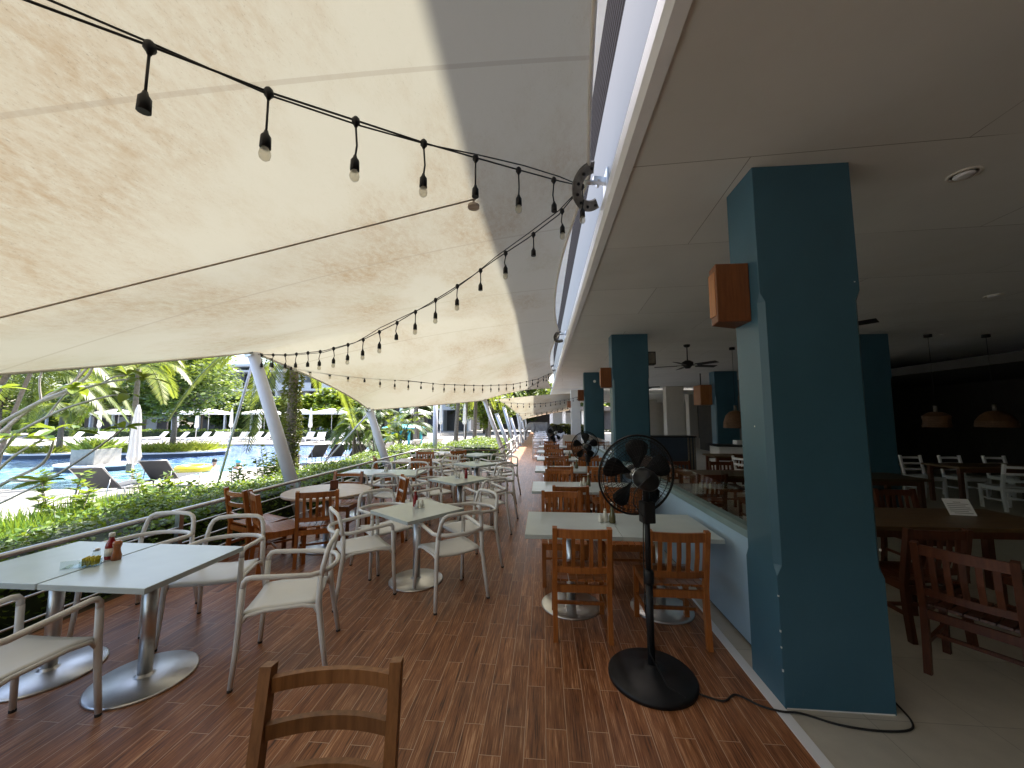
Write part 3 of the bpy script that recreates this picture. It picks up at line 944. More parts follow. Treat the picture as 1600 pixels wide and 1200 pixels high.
# ================================================================== FURNITURE
# ---- grey tubular armchair (faces +y)
def make_armchair():
    t = thing('armchair', '', 'armchair', (0, 0, 0), 0, 'grey plastic armchairs on the terrace')
    m = MB()
    n = 8
    rows = []
    for j in range(n + 1):
        y = lerp(-.205, .225, j / n)
        hw = lerp(.205, .235, j / n)
        r_ = []
        for i in range(n + 1):
            x = lerp(-hw, hw, i / n)
            z = .452 - .018 * (1 - (2 * i / n - 1) ** 2) * (1 - .5 * j / n) - (.02 * max(0, j / n - .8) * 5 * .6)
            r_.append(m.bm.verts.new((x, y, z)))
        rows.append(r_)
    fs = []
    for a, b in zip(rows, rows[1:]):
        for i in range(n):
            f = m.bm.faces.new((a[i], a[i + 1], b[i + 1], b[i])); f.smooth = True; fs.append(f)
    r2 = bmesh.ops.extrude_face_region(m.bm, geom=fs)
    bmesh.ops.translate(m.bm, vec=(0, 0, -.016), verts=[v for v in r2['geom'] if isinstance(v, bmesh.types.BMVert)])
    m.build('seat', 'grey_plastic', t)
    for s in (-1, 1):
        # front leg, arched into the arm
        m = MB()
        m.tube([(s * .262, .252, .015), (s * .252, .238, .22), (s * .246, .228, .44), (s * .245, .222, .60)], [.0155, .0175, .019, .0185], 8)
        lg = m.build('leg', 'grey_plastic', t)
        m = MB(); m.lathe([(.016, 0), (.016, .016)], 8, (s * .262, .252, 0)); m.build('rubber_foot', 'foot_rubber', lg)
        m = MB()
        m.tube([(s * .262, -.285, .015), (s * .245, -.250, .22), (s * .228, -.218, .44), (s * .222, -.222, .62)], [.0155, .0175, .020, .018], 8)
        lg = m.build('leg', 'grey_plastic', t)
        m = MB(); m.lathe([(.016, 0), (.016, .016)], 8, (s * .262, -.285, 0)); m.build('rubber_foot', 'foot_rubber', lg)
        m = MB()
        m.tube([(s * .243, .222, .385), (s * .240, .195, .425), (s * .232, .10, .438), (s * .222, -.12, .438), (s * .222, -.19, .425), (s * .226, -.214, .385)], [.012, .014, .012, .012, .014, .012], 8)
        m.build('seat_rail', 'grey_plastic', t)
    m = MB()
    path = [(.245, .222, .59), (.245, .219, .632), (.245, .204, .652), (.246, .175, .658), (.247, 0, .645), (.240, -.16, .632)]
    path += [(.228 * math.cos(a), -.17 - .125 * math.sin(a), .632) for a in [R(20), R(45), R(70), R(90)]]
    full = path + [(-x, y, z) for x, y, z in path[:-1][::-1]]
    m.tube(full, .0175, 8); m.build('arm_rail', 'grey_plastic', t)
    m = MB()
    path = [(.222, -.222, .60), (.214, -.236, .68), (.203, -.250, .745), (.185, -.258, .782), (.150, -.264, .800), (.07, -.272, .806), (0, -.274, .807)]
    full = path + [(-x, y, z) for x, y, z in path[:-1][::-1]]
    m.tube(full, .0175, 8); m.build('back_rail', 'grey_plastic', t)
    return t
ARM = make_armchair()

# ---- teak chair, slatted or ladder back (faces +y)
def make_teak(kind, mat='teak', name='wooden_chair', grp='slat back teak chairs on the terrace', h=.85):
    t = thing(name, '', 'chair', (0, 0, 0), 0, grp)
    yb = lambda z: -.205 if z < .42 else -.205 - .075 * (z - .42) / .43
    for s in (-1, 1):
        m = MB()
        m.strip([(s * .205, -.235, 0), (s * .205, -.21, .25), (s * .205, yb(.42), .42), (s * .205, yb(.62), .62), (s * .205, yb(h), h)], .036, .044, (0, 1, 0))
        m.build('leg', mat, t)
        m = MB(); m.strip([(s * .205, .205, 0), (s * .205, .205, .42)], .038, .038, (0, 1, 0)); m.build('leg', mat, t)
        m = MB(); m.bar((s * .205, -.185, .385), (s * .205, .186, .385), .022, .055); m.build('side_apron', mat, t)
        m = MB(); m.bar((s * .205, -.195, .19), (s * .205, .186, .19), .020, .026); m.build('stretcher', mat, t)
    m = MB(); m.bar((-.187, .205, .385), (.187, .205, .385), .022, .055); m.build('front_apron', mat, t)
    m = MB(); m.bar((-.187, -.205, .375), (.187, -.205, .375), .022, .055); m.build('rear_apron', mat, t)
    m = MB(); m.bar((-.196, -.03, .19), (.196, -.03, .19), .020, .024); m.build('stretcher', mat, t)
    # seat: slats running front to back, dished
    m = MB()
    for i in range(7):
        x = -.195 + .065 * i
        pts = [(x, -.20, .432), (x, -.10, .418), (x, .06, .416), (x, .17, .426), (x, .235, .420)]
        m.strip(pts, .058, .016)
    m.build('seat', mat, t)
    def rung(z, hh, th=.020, bow=.028):
        y = yb(z)
        m = MB()
        m.strip([(lerp(-.187, .187, i / 8), y - bow * (1 - (2 * i / 8 - 1) ** 2), z) for i in range(9)], th, hh)
        return m
    if kind == 'slat':
        rung(h - .045, .065, .022, .022).build('top_rail', mat, t)
        rung(.525, .045, .022, .022).build('lower_rail', mat, t)
        for i in range(5):
            x = -.133 + .0665 * i
            bw = .022 * (1 - (x / .187) ** 2)
            m = MB(); m.strip([(x, yb(.54) - bw, .545), (x, yb(.65) - bw - .012, .66), (x, yb(h - .08) - bw, h - .075)], .030, .014, (0, 1, 0)); m.build('slat', mat, t)
    else:
        for z in ((h - .055), (h - .18), (h - .305)):
            rung(z, .044, .022, .035).build('rung', mat, t)
    return t
TEAK = make_teak('slat')
LADDER = make_teak('ladder', 'teak', 'ladder_back_chair', 'ladder back teak chairs on the terrace')
FRONT = make_teak('ladder', 'teak_old', 'ladder_back_chair', None, .88)
WHITE = make_teak('ladder', 'white_paint', 'white_wooden_chair', 'white wooden chairs in the hall and far walkway')
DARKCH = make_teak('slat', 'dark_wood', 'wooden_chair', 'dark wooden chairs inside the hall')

# ---- tables
def make_table(w, d, top, label='', grp=None, round_=False, h=.72, th=.034, base_r=.275, name='pedestal_table', pole=.038):
    t = thing(name, label, 'table', (0, 0, 0), 0, grp)
    m = MB()
    if round_:
        m.lathe([(w - .012, h - th), (w, h - th + .008), (w, h - .006), (w - .008, h)], 48, smooth=False)
    else:
        m.box(-w / 2, w / 2, -d / 2, d / 2, h - th, h, .003)
    m.build('table_top', top, t)
    m = MB(); m.tube([(0, 0, .02), (0, 0, h - th - .012)], pole, 20); m.build('pole', 'steel', t)
    m = MB(); m.box(-.16, .16, -.16, .16, h - th - .014, h - th - .001, .002); m.build('top_plate', 'black', t)
    m = MB(); m.lathe([(base_r, 0), (base_r, .010), (base_r - .008, .016), (.06, .024), (.045, .026), (.042, .04)], 48); m.build('base', 'steel', t)
    return t
TSQ = make_table(.68, .70, 'table_grey', grp='grey topped pedestal tables on the terrace')
TRT = make_table(.79, .76, 'table_grey', grp='grey rectangular tables along the half wall', base_r=.265)
TRD = make_table(.54, .54, 'teak_grey', 'round weathered teak table with chairs around it by the tallest mast', round_=True, base_r=.30, name='round_table')
TRD.location = (-2.86, 4.82, 0)

# left zone -----------------------------------------------------------------
place(TSQ, (-2.59, 2.36), 0, 'turquoise grey table nearest the camera, right half of the pair with condiments on its seam')
place(TSQ, (-3.285, 2.36), 0, 'turquoise grey table at the left picture edge, left half of the nearest pair')
place(ARM, (-2.78, 1.80), 0.03, 'grey armchair cut by the lower left corner, at the near side of the turquoise pair')
place(ARM, (-1.80, 2.63), face(-.93, -.37), 'grey armchair pushed up to the right end of the turquoise table')
place(ARM, (-2.64, 2.94), face(.30, -.95), 'grey armchair on the far side of the turquoise pair, right one of two')
place(ARM, (-3.38, 2.98), face(.12, -.99), 'grey armchair on the far side of the turquoise pair, left one of two')

place(TSQ, (-1.33, 3.93), R(-36), 'grey square table in the middle aisle, first of its turned row from the camera')
for (x, y, fx, fy, lb) in ((-1.79, 3.64, .75, .66, 'near left'), (-.91, 3.67, -.62, .78, 'near right'), (-.86, 4.33, -.72, -.69, 'far right'), (-1.82, 4.25, .74, -.67, 'far left')):
    place(ARM, (x, y), face(fx, fy), 'grey armchair at the %s corner of the first turned square table' % lb)
place(TSQ, (-1.33, 5.92), R(-38), 'grey square table with red sauce bottle, second of its turned row from the camera')
for (x, y, fx, fy, lb) in ((-1.83, 5.52, .78, .62, 'near left'), (-.86, 5.56, -.66, .75, 'near right'), (-.83, 6.36, -.7, -.7, 'far right'), (-1.86, 6.30, .7, -.7, 'far left')):
    place(ARM, (x, y), face(fx, fy), 'grey armchair at the %s corner of the second turned square table' % lb)
place(TSQ, (-1.42, 7.90), R(-35), 'grey square table third of its turned row from the camera')
for (x, y, fx, fy, lb) in ((-1.92, 7.5, .78, .62, 'near left'), (-.93, 7.52, -.66, .75, 'near right'), (-.90, 8.36, -.75, -.65, 'far right'), (-1.95, 8.3, .7, -.7, 'far left')):
    place(ARM, (x, y), face(fx, fy), 'grey armchair at the %s corner of the third turned square table' % lb)
place(TSQ, (-1.75, 9.85), R(-30), 'grey square table last of its turned row before the terrace corner')
for (x, y, fx, fy, lb) in ((-2.2, 9.45, .78, .62, 'near left'), (-1.28, 9.42, -.66, .75, 'near right'), (-1.2, 10.28, -.75, -.65, 'far right'), (-2.25, 10.25, .7, -.7, 'far left')):
    place(ARM, (x, y), face(fx, fy), 'grey armchair at the %s corner of the last turned square table' % lb)

# round teak table C
place(TEAK, (-3.07, 4.22), face(.66, .75), 'teak slat chair at left of the round table, seen from its side')
place(LADDER, (-3.50, 4.42), face(.40, .92), 'teak ladder back chair by the railing left of the round table')
place(TEAK, (-2.70, 4.40), face(-.42, .90), 'teak slat chair at near side of the round table, back to camera')
place(LADDER, (-3.00, 5.38), face(.10, -.99), 'teak ladder back chair on far side of the round table')
place(TEAK, (-2.22, 5.12), face(-.85, -.5), 'teak slat chair at right of the round table behind the square table')
# outer long table D
place(TSQ, (-2.50, 6.52), R(2), 'pale grey table by the railing beyond the round one, right half of the pair')
place(TSQ, (-3.20, 6.50), R(2), 'pale grey table by the railing beyond the round one, left half of the pair')
for (x, y, fy, lb) in ((-2.98, 6.02, 1, 'near side left'), (-2.48, 6.0, 1, 'near side right'), (-3.22, 7.02, -1, 'far side left'), (-2.50, 7.05, -1, 'far side right')):
    place(ARM, (x, y), face(random.uniform(-.12, .12), fy), 'grey armchair at the %s of the pale table pair by the railing' % lb)
# teak table W
W_ = make_table(1.0, .72, 'teak_grey', 'light teak table by the railing behind the pale table pair', None, name='teak_table'); W_.location = (-2.85, 8.35, 0)
place(TEAK, (-2.52, 7.92), face(.05, 1), 'teak slat chair at near side of the light teak table, back to camera')
place(TEAK, (-3.38, 7.95), face(.85, .5), 'teak slat chair at left end of the light teak table by the railing')
place(TEAK, (-2.95, 8.92), face(0, -1), 'teak slat chair at far side of the light teak table')
place(ARM, (-2.22, 8.62), face(-1, -.1), 'grey armchair at right end of the light teak table')
# white round table G and neighbours
G_ = make_table(.45, .45, 'label_white', 'small white round table near the terrace corner', None, round_=True, name='round_table'); G_.location = (-2.85, 10.2, 0)
for (x, y, fx, fy, lb) in ((-2.85, 9.62, 0, 1, 'near'), (-3.4, 10.25, 1, 0, 'left'), (-2.85, 10.8, 0, -1, 'far')):
    place(ARM, (x, y), face(fx, fy), 'grey armchair at the %s side of the small white round table' % lb)
place(TEAK, (-2.35, 9.75), face(-.6, .8), 'teak slat chair beside the small white round table')

# right zone: rows of two tables along the half wall ----------------------------
rows_ = (3.55, 5.38, 7.25, 9.10, 10.95, 12.8)
rn = ['first', 'second', 'third', 'fourth', 'fifth', 'sixth']
for i, y in enumerate(rows_):
    place(TRT, (.235, y), 0, 'grey aisle side table in the %s row along the half wall, counted from the camera' % rn[i])
    place(TRT, (1.03, y), 0, 'grey wall side table in the %s row along the half wall, counted from the camera' % rn[i])
    j = lambda: random.uniform(-.04, .04)
    if i == 0:
        ch = ((.285, 3.22, 1, .0), (.985, 3.20, 1, .0), (.20, 4.10, -1, .02), (.86, 4.12, -1, .03))
    else:
        ch = ((.30 + j(), y - .40, 1, j()), (1.0 + j(), y - .38, 1, j()), (.24 + j(), y + .52, -1, j()), (.98 + j(), y + .52, -1, j()))
    for (x, yy, fy, a), lb in zip(ch, ('near aisle side', 'near wall side', 'far aisle side', 'far wall side')):
        place(TEAK, (x, yy), face(a, fy), 'teak slat chair at the %s of the %s row of wall tables' % (lb, rn[i]))
# foreground ladder back
FRONT.location = (-.655, .965, 0)
FRONT.rotation_euler = (0, 0, face(.14, -1))
FRONT['label'] = 'dark wood ladder back chair at the bottom edge of the picture, seen from behind'

# far walkway white tables and chairs ------------------------------------------------
TWH = make_table(.7, .7, 'white_paint', grp='white tables on the far walkway', name='white_table')
fr = ['nearest', 'second', 'third', 'fourth', 'fifth', 'sixth']
for i, y in enumerate((16.6, 18.8, 21.2, 23.6)):
    place(TWH, (-.15 + .05 * (i % 2), y), 0, fr[i] + ' white table on the left side of the far walkway')
    place(WHITE, (-.25, y - .6), face(0, 1), 'white wooden chair in front of the %s white table left on the far walkway' % fr[i])
    place(WHITE, (-.1, y + .6), face(0, -1), 'white wooden chair behind the %s white table left on the far walkway' % fr[i])
    place(TWH, (.95, y + .2), 0, fr[i] + ' white table on the right side of the far walkway')
    place(WHITE, (.85, y - .45), face(0, 1), 'white wooden chair in front of the %s white table right on the far walkway' % fr[i])
    place(WHITE, (1.0, y + .85), face(0, -1), 'white wooden chair behind the %s white table right on the far walkway' % fr[i])

# service station at the far right of the walkway
t = thing('service_station', 'blue and pale grey service cabinet standing at the far walkway edge', 'cabinet', (1.02, 15.3, 0))
m = MB(); m.box(-.25, .35, -.2, .2, 0, .5); m.build('cabinet', 'navy', t)
m = MB(); m.box(-.25, .35, -.02, .02, .5, 1.0); m.build('panel', 'beige_col', t)

# ================================================================== TABLE ITEMS
def bottle(parts, name, label, cat, loc, grp=None, rz=0):
    t = thing(name, label, cat, loc, rz, grp)
    for nm, prof, mat in parts:
        m = MB(); m.lathe(prof, 20); m.build(nm, mat, t)
    return t
TZ = .72
KET = bottle((('glass_body', [(.027, 0), (.030, .006), (.030, .085), (.026, .105), (.015, .13), (.013, .15)], 'red_sauce'), ('label_band', [(.0306, .025), (.0306, .075)], 'label_white'), ('cap', [(.016, .148), (.0165, .17), (.014, .173)], 'label_white')), 'sauce_bottle', 'red sauce bottle with pale cap on the seam of the turquoise tables', 'bottle', (-2.965, 2.40, TZ))
bottle((('body', [(.026, 0), (.027, .03), (.020, .055), (.0185, .075), (.024, .095), (.0245, .102)], 'mill_wood'), ('knob', [(.0245, .103), (.026, .112), (.018, .125), (.012, .128)], 'mill_wood')), 'pepper_mill', 'brown wooden pepper mill beside the red sauce bottle', 'pepper mill', (-2.90, 2.385, TZ))
t = thing('sugar_caddy', 'clear caddy filled with yellow sweetener packets on the near table', 'caddy', (-2.945, 2.275, TZ), .35)
m = MB(); m.box(-.040, .040, -.030, -.026, 0, .040); m.box(-.040, .040, .026, .030, 0, .040); m.box(-.042, -.038, -.03, .03, 0, .04); m.box(.038, .042, -.03, .03, 0, .04); m.box(-.04, .04, -.03, .03, 0, .004); m.build('tray', 'glass', t)
m = MB()
for i in range(9):
    m.bar((-.032 + .008 * i, -.022, .030 + .004 * (i % 3)), (-.030 + .008 * i, .022, .030 + .003 * ((i + 1) % 3)), .003, .050)
m.build('packets', 'yellow_pkt', t)
bottle((('glass_body', [(.018, 0), (.020, .05), (.016, .065)], 'glass'), ('lid', [(.017, .064), (.017, .078), (.01, .084)], 'steel')), 'salt_shaker', 'small glass shaker with steel lid left of the red sauce bottle', 'shaker', (-3.02, 2.36, TZ))
t = thing('napkin_holder', 'clear acrylic napkin holder lying on the near table seam', 'holder', (-3.02, 2.26, TZ), .4)
m = MB(); m.box(-.06, .06, -.04, .04, 0, .004); m.box(-.06, .06, -.042, -.038, .004, .05); m.build('acrylic_body', 'glass', t)
def cond_set(x, y, lb, z=TZ, sauce=True, grp='condiment racks on the terrace tables'):
    t = thing('condiment_rack', 'small steel rack of shakers %s' % lb, 'condiment rack', (x, y, z), random.uniform(-.6, .6), grp)
    m = MB(); m.box(-.05, .05, -.03, .03, 0, .004)
    m.tube([(-.05, -.03, .03), (.05, -.03, .03), (.05, .03, .03), (-.05, .03, .03)], .002, 5, closed=True)
    for a in (-.05, .05):
        for b in (-.03, .03):
            m.tube([(a, b, 0), (a, b, .03)], .002, 5)
    m.build('rack', 'steel', t)
    for i in (-1, 1):
        m = MB(); m.lathe([(.017, .004), (.018, .05), (.014, .06), (.014, .075), (.006, .082)], 12, (i * .024, 0, 0)); m.build('shaker', 'cream_ceramic', t)
def sauce(x, y, lb):
    bottle((('glass_body', [(.024, 0), (.026, .006), (.026, .08), (.014, .125), (.013, .14)], 'red_sauce'), ('cap', [(.015, .138), (.015, .158)], 'red_sauce')), 'sauce_bottle', 'red sauce bottle ' + lb, 'bottle', (x, y, TZ), 'red sauce bottles on the turned tables')
cond_set(-1.33, 3.99, 'on the first turned square table'); sauce(-1.40, 4.05, 'on the first turned square table')
cond_set(-1.38, 5.98, 'on the second turned square table'); sauce(-1.24, 5.96, 'on the second turned square table')
cond_set(-1.42, 7.95, 'on the third turned square table')
cond_set(-2.84, 6.6, 'on the pale table pair by the railing')
t = thing('menu_holder', 'dark green menu block standing in the middle of the round table', 'menu holder', (-2.80, 4.86, TZ), .5)
m = MB(); m.box(-.05, .05, -.012, .012, 0, .13, .003); m.build('block', 'dark_wood', t)
m = MB(); m.box(-.055, .055, -.03, .03, 0, .01); m.build('foot', 'black', t)
for i, y in enumerate(rows_[:4]):
    lb = 'on the %s row of wall tables' % rn[i]
    bottle((('body', [(.016, 0), (.019, .01), (.017, .045), (.010, .055), (.012, .065)], 'cream_ceramic'), ('top', [(.011, .065), (.008, .075)], 'steel')), 'salt_shaker', 'low cream salt shaker ' + lb, 'shaker', (.52, y + .04, TZ), 'cream shakers on the wall tables')
    bottle((('body', [(.022, 0), (.025, .01), (.025, .055), (.016, .075), (.013, .10)], 'cream_ceramic'), ('top', [(.012, .10), (.009, .118)], 'cream_ceramic')), 'pepper_shaker', 'tall cream shaker ' + lb, 'shaker', (.565, y + .06, TZ), 'tall cream shakers on the wall tables')
    bottle((('glass_body', [(.028, 0), (.031, .008), (.030, .06), (.014, .11), (.012, .16)], 'olive_glass'), ('stopper', [(.013, .16), (.014, .175), (.008, .185)], 'label_white')), 'oil_bottle', 'olive oil bottle with pale stopper ' + lb, 'bottle', (.625, y + .03, TZ), 'oil bottles on the wall tables')

# ================================================================== PEDESTAL FANS
def make_fan():
    t = thing('pedestal_fan', '', 'fan', (0, 0, 0), 0, 'black pedestal fans along the walkway')
    m = MB(); m.lathe([(.275, 0), (.275, .022), (.262, .034), (.12, .052), (.05, .062), (.040, .09)], 48); m.build('base', 'black', t)
    m = MB(); m.tube([(0, 0, .06), (0, 0, .62)], .024, 16); m.tube([(0, 0, .60), (0, 0, 1.10)], .0185, 16); m.build('pole', 'black', t)
    m = MB(); m.lathe([(.030, .585), (.033, .60), (.033, .66), (.026, .675)], 16); m.build('height_collar', 'black', t)
    m = MB(); m.box(-.042, .042, -.045, .035, .98, 1.12, .01); m.build('control_box', 'black', t)
    # head, faces +y and tilted slightly up
    A = Vector((0, 1, .10)).normalized()
    mt = A.to_track_quat('Z', 'Y').to_matrix()
    c = Vector((0, .13, 1.275))
    wp = lambda r, a, d: c + mt @ Vector((1.12 * r * math.cos(a), 1.12 * r * math.sin(a), d))
    m = MB(); m.tube([(0, 0, 1.10), (0, 0, 1.22), c + A * -.15], .022, 10); m.build('neck', 'black', t)
    m = MB(); m.lathe([(.045, -.22), (.062, -.20), (.072, -.16), (.072, -.09), (.06, -.065)], 20, c, axis=A); m.build('motor', 'black', t)
    m = MB(); m.lathe([(.042, -.03), (.045, .0), (.040, .03), (.02, .045)], 20, c, axis=A); hub = m.build('hub', 'steel_dull', t)
    for k in range(5):
        a0 = k * 2 * math.pi / 5 + .3
        m = MB()
        rows = []
        for r_, w_, tw in ((.045, .20, .022), (.10, .36, .028), (.16, .48, .030), (.205, .42, .026), (.225, .20, .018)):
            rows.append([m.bm.verts.new(wp(r_, a0 + w_ * (s - .5) * 1.6, tw * (.5 - s) * 1.6)) for s in (0, .33, .67, 1)])
        for a, b in zip(rows, rows[1:]):
            for i in range(3):
                f = m.bm.faces.new((a[i], a[i + 1], b[i + 1], b[i])); f.smooth = True
        gf = list(m.bm.faces)
        r2 = bmesh.ops.extrude_face_region(m.bm, geom=gf)
        bmesh.ops.translate(m.bm, vec=A * .003, verts=[v for v in r2['geom'] if isinstance(v, bmesh.types.BMVert)])
        m.build('blade', 'black', t)
    for nm, sgn in (('rear_guard', -1), ('front_guard', 1)):
        m = MB()
        dd = lambda r_: sgn * .085 * math.cos(min(1, r_ / .25) * math.pi / 2) ** .6
        nw = 64
        for k in range(nw):
            a = 2 * math.pi * k / nw
            tw = .22 * sgn
            m.tube([wp(r_, a + tw * r_ / .25, dd(r_)) for r_ in (.07, .13, .19, .232, .25)], .0013, 4, cap=False)
        for r_ in (.07, .13, .19, .232):
            m.tube([wp(r_, 2 * math.pi * k / 40, dd(r_)) for k in range(40)], .0018 if r_ < .2 else .0028, 5, closed=True)
        m.build(nm, 'black', t)
    m = MB(); m.tube([wp(.252, 2 * math.pi * k / 48, 0) for k in range(48)], .008, 8, closed=True); m.build('guard_rim', 'black', t)
    m = MB(); m.lathe([(.055, .086), (.055, .092), (.04, .096)], 20, c, axis=A); m.build('badge', 'steel_dull', t)
    m = MB()
    m.tube([(-.02, -.10, 1.30), (-.11, -.06, 1.20), (-.12, -.05, 1.12), (-.05, -.05, 1.03), (-.055, -.05, .9), (-.065, -.06, .5), (-.05, -.08, .2), (.02, -.16, .05), (.08, -.24, .037)], .0042, 6)
    m.build('lead', 'black_cable', t)
    return t
FAN = make_fan()
place(FAN, (.69, 2.64), face(-.22, 1), 'large black pedestal fan closest to the camera beside the teal column')
place(FAN, (.78, 6.75), face(-.25, 1), 'black pedestal fan between the second and third rows of wall tables', None, .92)
place(FAN, (.33, 11.9), face(.3, -1), 'small looking black pedestal fan at the far end of the walkway near the elephant', None, .95)
m = MB()
_cp = [Vector(p) for p in [(.93, 2.50, .012), (1.05, 2.46, .008), (1.15, 2.52, .008), (1.25, 2.44, .008), (1.345, 2.40, .012), (1.45, 2.40, .008), (1.6, 2.335, .008), (1.78, 2.31, .008), (1.95, 2.33, .008), (2.02, 2.40, .010), (2.035, 2.52, .03), (2.022, 2.62, .10), (2.015, 2.68, .22), (2.012, 2.74, .30)]]
_sm = []
for i in range(len(_cp) - 1):
    for k in range(6):
        f = k / 6
        p0, p1, p2, p3 = _cp[max(0, i - 1)], _cp[i], _cp[i + 1], _cp[min(len(_cp) - 1, i + 2)]
        _sm.append(.5 * ((2 * p1) + (p2 - p0) * f + (2 * p0 - 5 * p1 + 4 * p2 - p3) * f * f + (3 * p1 - p0 - 3 * p2 + p3) * f ** 3))
m.tube(_sm + [_cp[-1]], .0055, 6)
tag(m.build('power_cord', 'black_cable'), 'black power cord trailing from the near fan around the big teal column', 'cord')

# ================================================================== SPEAKERS ON COLUMNS
def speaker(x, y, z, label, mat='speaker_wood', s=1.0):
    t = thing('wall_speaker', label, 'speaker', (x, y, z), 0, 'wooden box speakers on the columns')
    m = MB()
    pts = [(-.215, -.02), (-.20, .11), (0, .20), (0, -.075 * 0 - .02)]
    a = [m.bm.verts.new((px * s, py * s, -.20 * s)) for px, py in pts]
    b = [m.bm.verts.new((px * s, py * s, .20 * s)) for px, py in pts]
    m.bm.faces.new(a[::-1]); m.bm.faces.new(b)
    for i in range(4):
        m.bm.faces.new((a[i], a[(i + 1) % 4], b[(i + 1) % 4], b[i]))
    bmesh.ops.bevel(m.bm, geom=list(m.bm.edges), offset=.004, segments=1, affect='EDGES')
    m.build('cabinet', mat, t)
    m = MB(); m.box(-.216 * s, -.206 * s, .0, .09, -.15 * s, .15 * s); m.build('grille', 'orange_wood' if mat != 'black' else 'black', t)
    m = MB(); m.box(-.02, .0, .03, .12, -.06, .06); m.build('bracket', 'black', t)
speaker(1.383, 2.56, 2.52, 'orange brown wooden wedge speaker on the big near teal column')
speaker(1.357, 7.50, 2.48, 'brown wooden wedge speaker on the second teal column')
speaker(1.478, 13.7, 2.5, 'brown wooden speaker on the third teal column')
speaker(1.658, 22.6, 2.5, 'brown wooden speaker on the far beige column')
t = thing('wall_speaker', 'small black box speaker on the right side of the second teal column', 'speaker', (2.065, 7.55, 2.86))
m = MB(); m.box(0, .16, -.08, .10, -.13, .13, .008); m.build('cabinet', 'black', t)
m = MB(); m.box(.02, .14, -.086, -.081, -.11, .11); m.build('grille', 'dark_metal', t)

# ================================================================== CEILING FITTINGS
def make_cfan():
    t = thing('ceiling_fan', '', 'ceiling fan', (0, 0, 3.33), 0, 'dark ceiling fans in the hall')
    m = MB(); m.lathe([(.07, 0), (.065, -.04), (.03, -.06)], 16); m.build('canopy_cup', 'black', t)
    m = MB(); m.tube([(0, 0, -.05), (0, 0, -.36)], .013, 8); m.build('downrod', 'black', t)
    m = MB(); m.lathe([(.05, -.36), (.12, -.40), (.125, -.46), (.08, -.50), (.05, -.54)], 20); m.build('motor', 'black', t)
    for k in range(5):
        a = 2 * math.pi * k / 5 + .25
        d = Vector((math.cos(a), math.sin(a), 0)); x = Vector((-math.sin(a), math.cos(a), 0.12))
        m = MB()
        m.bar(d * .08 + Vector((0, 0, -.47)), d * .24 + Vector((0, 0, -.47)), .03, .008)
        m.bar(d * .22 + Vector((0, 0, -.475)), d * .70 + Vector((0, 0, -.475)), .13, .008, Vector((0, 0, 1)) + x * .2)
        m.build('blade', 'black', t)
    return t
CF = make_cfan()
CF.location = (3.25, 8.6, 3.33); USED.add(id(CF)); CF['label'] = 'dark five blade ceiling fan between the two teal columns'
dup(CF, (3.6, 5.30, 3.33), R(6), 'dark ceiling fan mostly hidden by the big teal column, one blade showing')
dup(CF, (3.8, 14.8, 3.33), R(30), 'distant dark ceiling fan beyond the second teal column')
for (x, y, lb, r_) in ((2.86, 2.63, 'round recessed ceiling light nearest the camera at upper right', .085), (6.09, 5.43, 'round ceiling light above the dark dining tables', .09), (7.86, 7.9, 'tiny bright ceiling spot deep in the hall', .045)):
    t = thing('ceiling_light', lb, 'ceiling light', (x, y, 3.33))
    m = MB(); m.lathe([(r_, 0), (r_, -.008), (r_ * .8, -.010), (r_ * .78, 0)], 28); m.build('trim_ring', 'label_white', t)
    m = MB(); m.lathe([(r_ * .62, -.001), (r_ * .62, -.014), (r_ * .3, -.022)], 24); m.build('lens', 'white_paint', t)
def pendant(x, y, z, label, r_=.26, hh=.40):
    t = thing('pendant_lamp', label, 'pendant lamp', (x, y, z), 0, 'wicker pendant lamps in the hall')
    m = MB()
    prof = [(.05, hh), (.12, hh * .93), (.20, hh * .72), (r_ * .95, hh * .38), (r_, 0)]
    n = 28
    rows = [[m.bm.verts.new((r * math.cos(2 * math.pi * k / n), r * math.sin(2 * math.pi * k / n), zz)) for k in range(n)] for r, zz in prof]
    for a, b in zip(rows, rows[1:]):
        for k in range(n):
            m.bm.faces.new((a[k], a[(k + 1) % n], b[(k + 1) % n], b[k]))
    gf = list(m.bm.faces)
    r2 = bmesh.ops.extrude_face_region(m.bm, geom=gf)
    bmesh.ops.scale(m.bm, vec=(.94, .94, .97), verts=[v for v in r2['geom'] if isinstance(v, bmesh.types.BMVert)])
    for k in range(1, 9):
        zz = hh * k / 9
        rr = r_ * (1 - (k / 9) ** 2.2 * .8) + .004
        m.tube([(rr * math.cos(2 * math.pi * i / n), rr * math.sin(2 * math.pi * i / n), zz) for i in range(n)], .006, 5, closed=True)
    m.build('shade', 'wicker', t)
    m = MB(); m.tube([(0, 0, hh), (0, 0, hh + .12)], .03, 12); m.build('socket', 'dark_metal', t)
    m = MB(); m.tube([(0, 0, hh + .12), (0, 0, 3.30 - z)], .004, 5); m.build('cord', 'black_cable', t)
    m = MB(); m.lathe([(.06, 3.27 - z), (.06, 3.325 - z), (.02, 3.33 - z)], 14); m.build('ceiling_cup', 'black', t)
pendant(4.42, 9.0, 1.45, 'wicker dome pendant lamp just left of the big teal column')
pendant(7.6, 7.9, 1.50, 'dim wicker pendant lamp right of the big teal column, left of two', .20, .30)
pendant(8.75, 8.0, 1.50, 'dim wicker pendant lamp at right over the hall, wider of two', .28, .32)

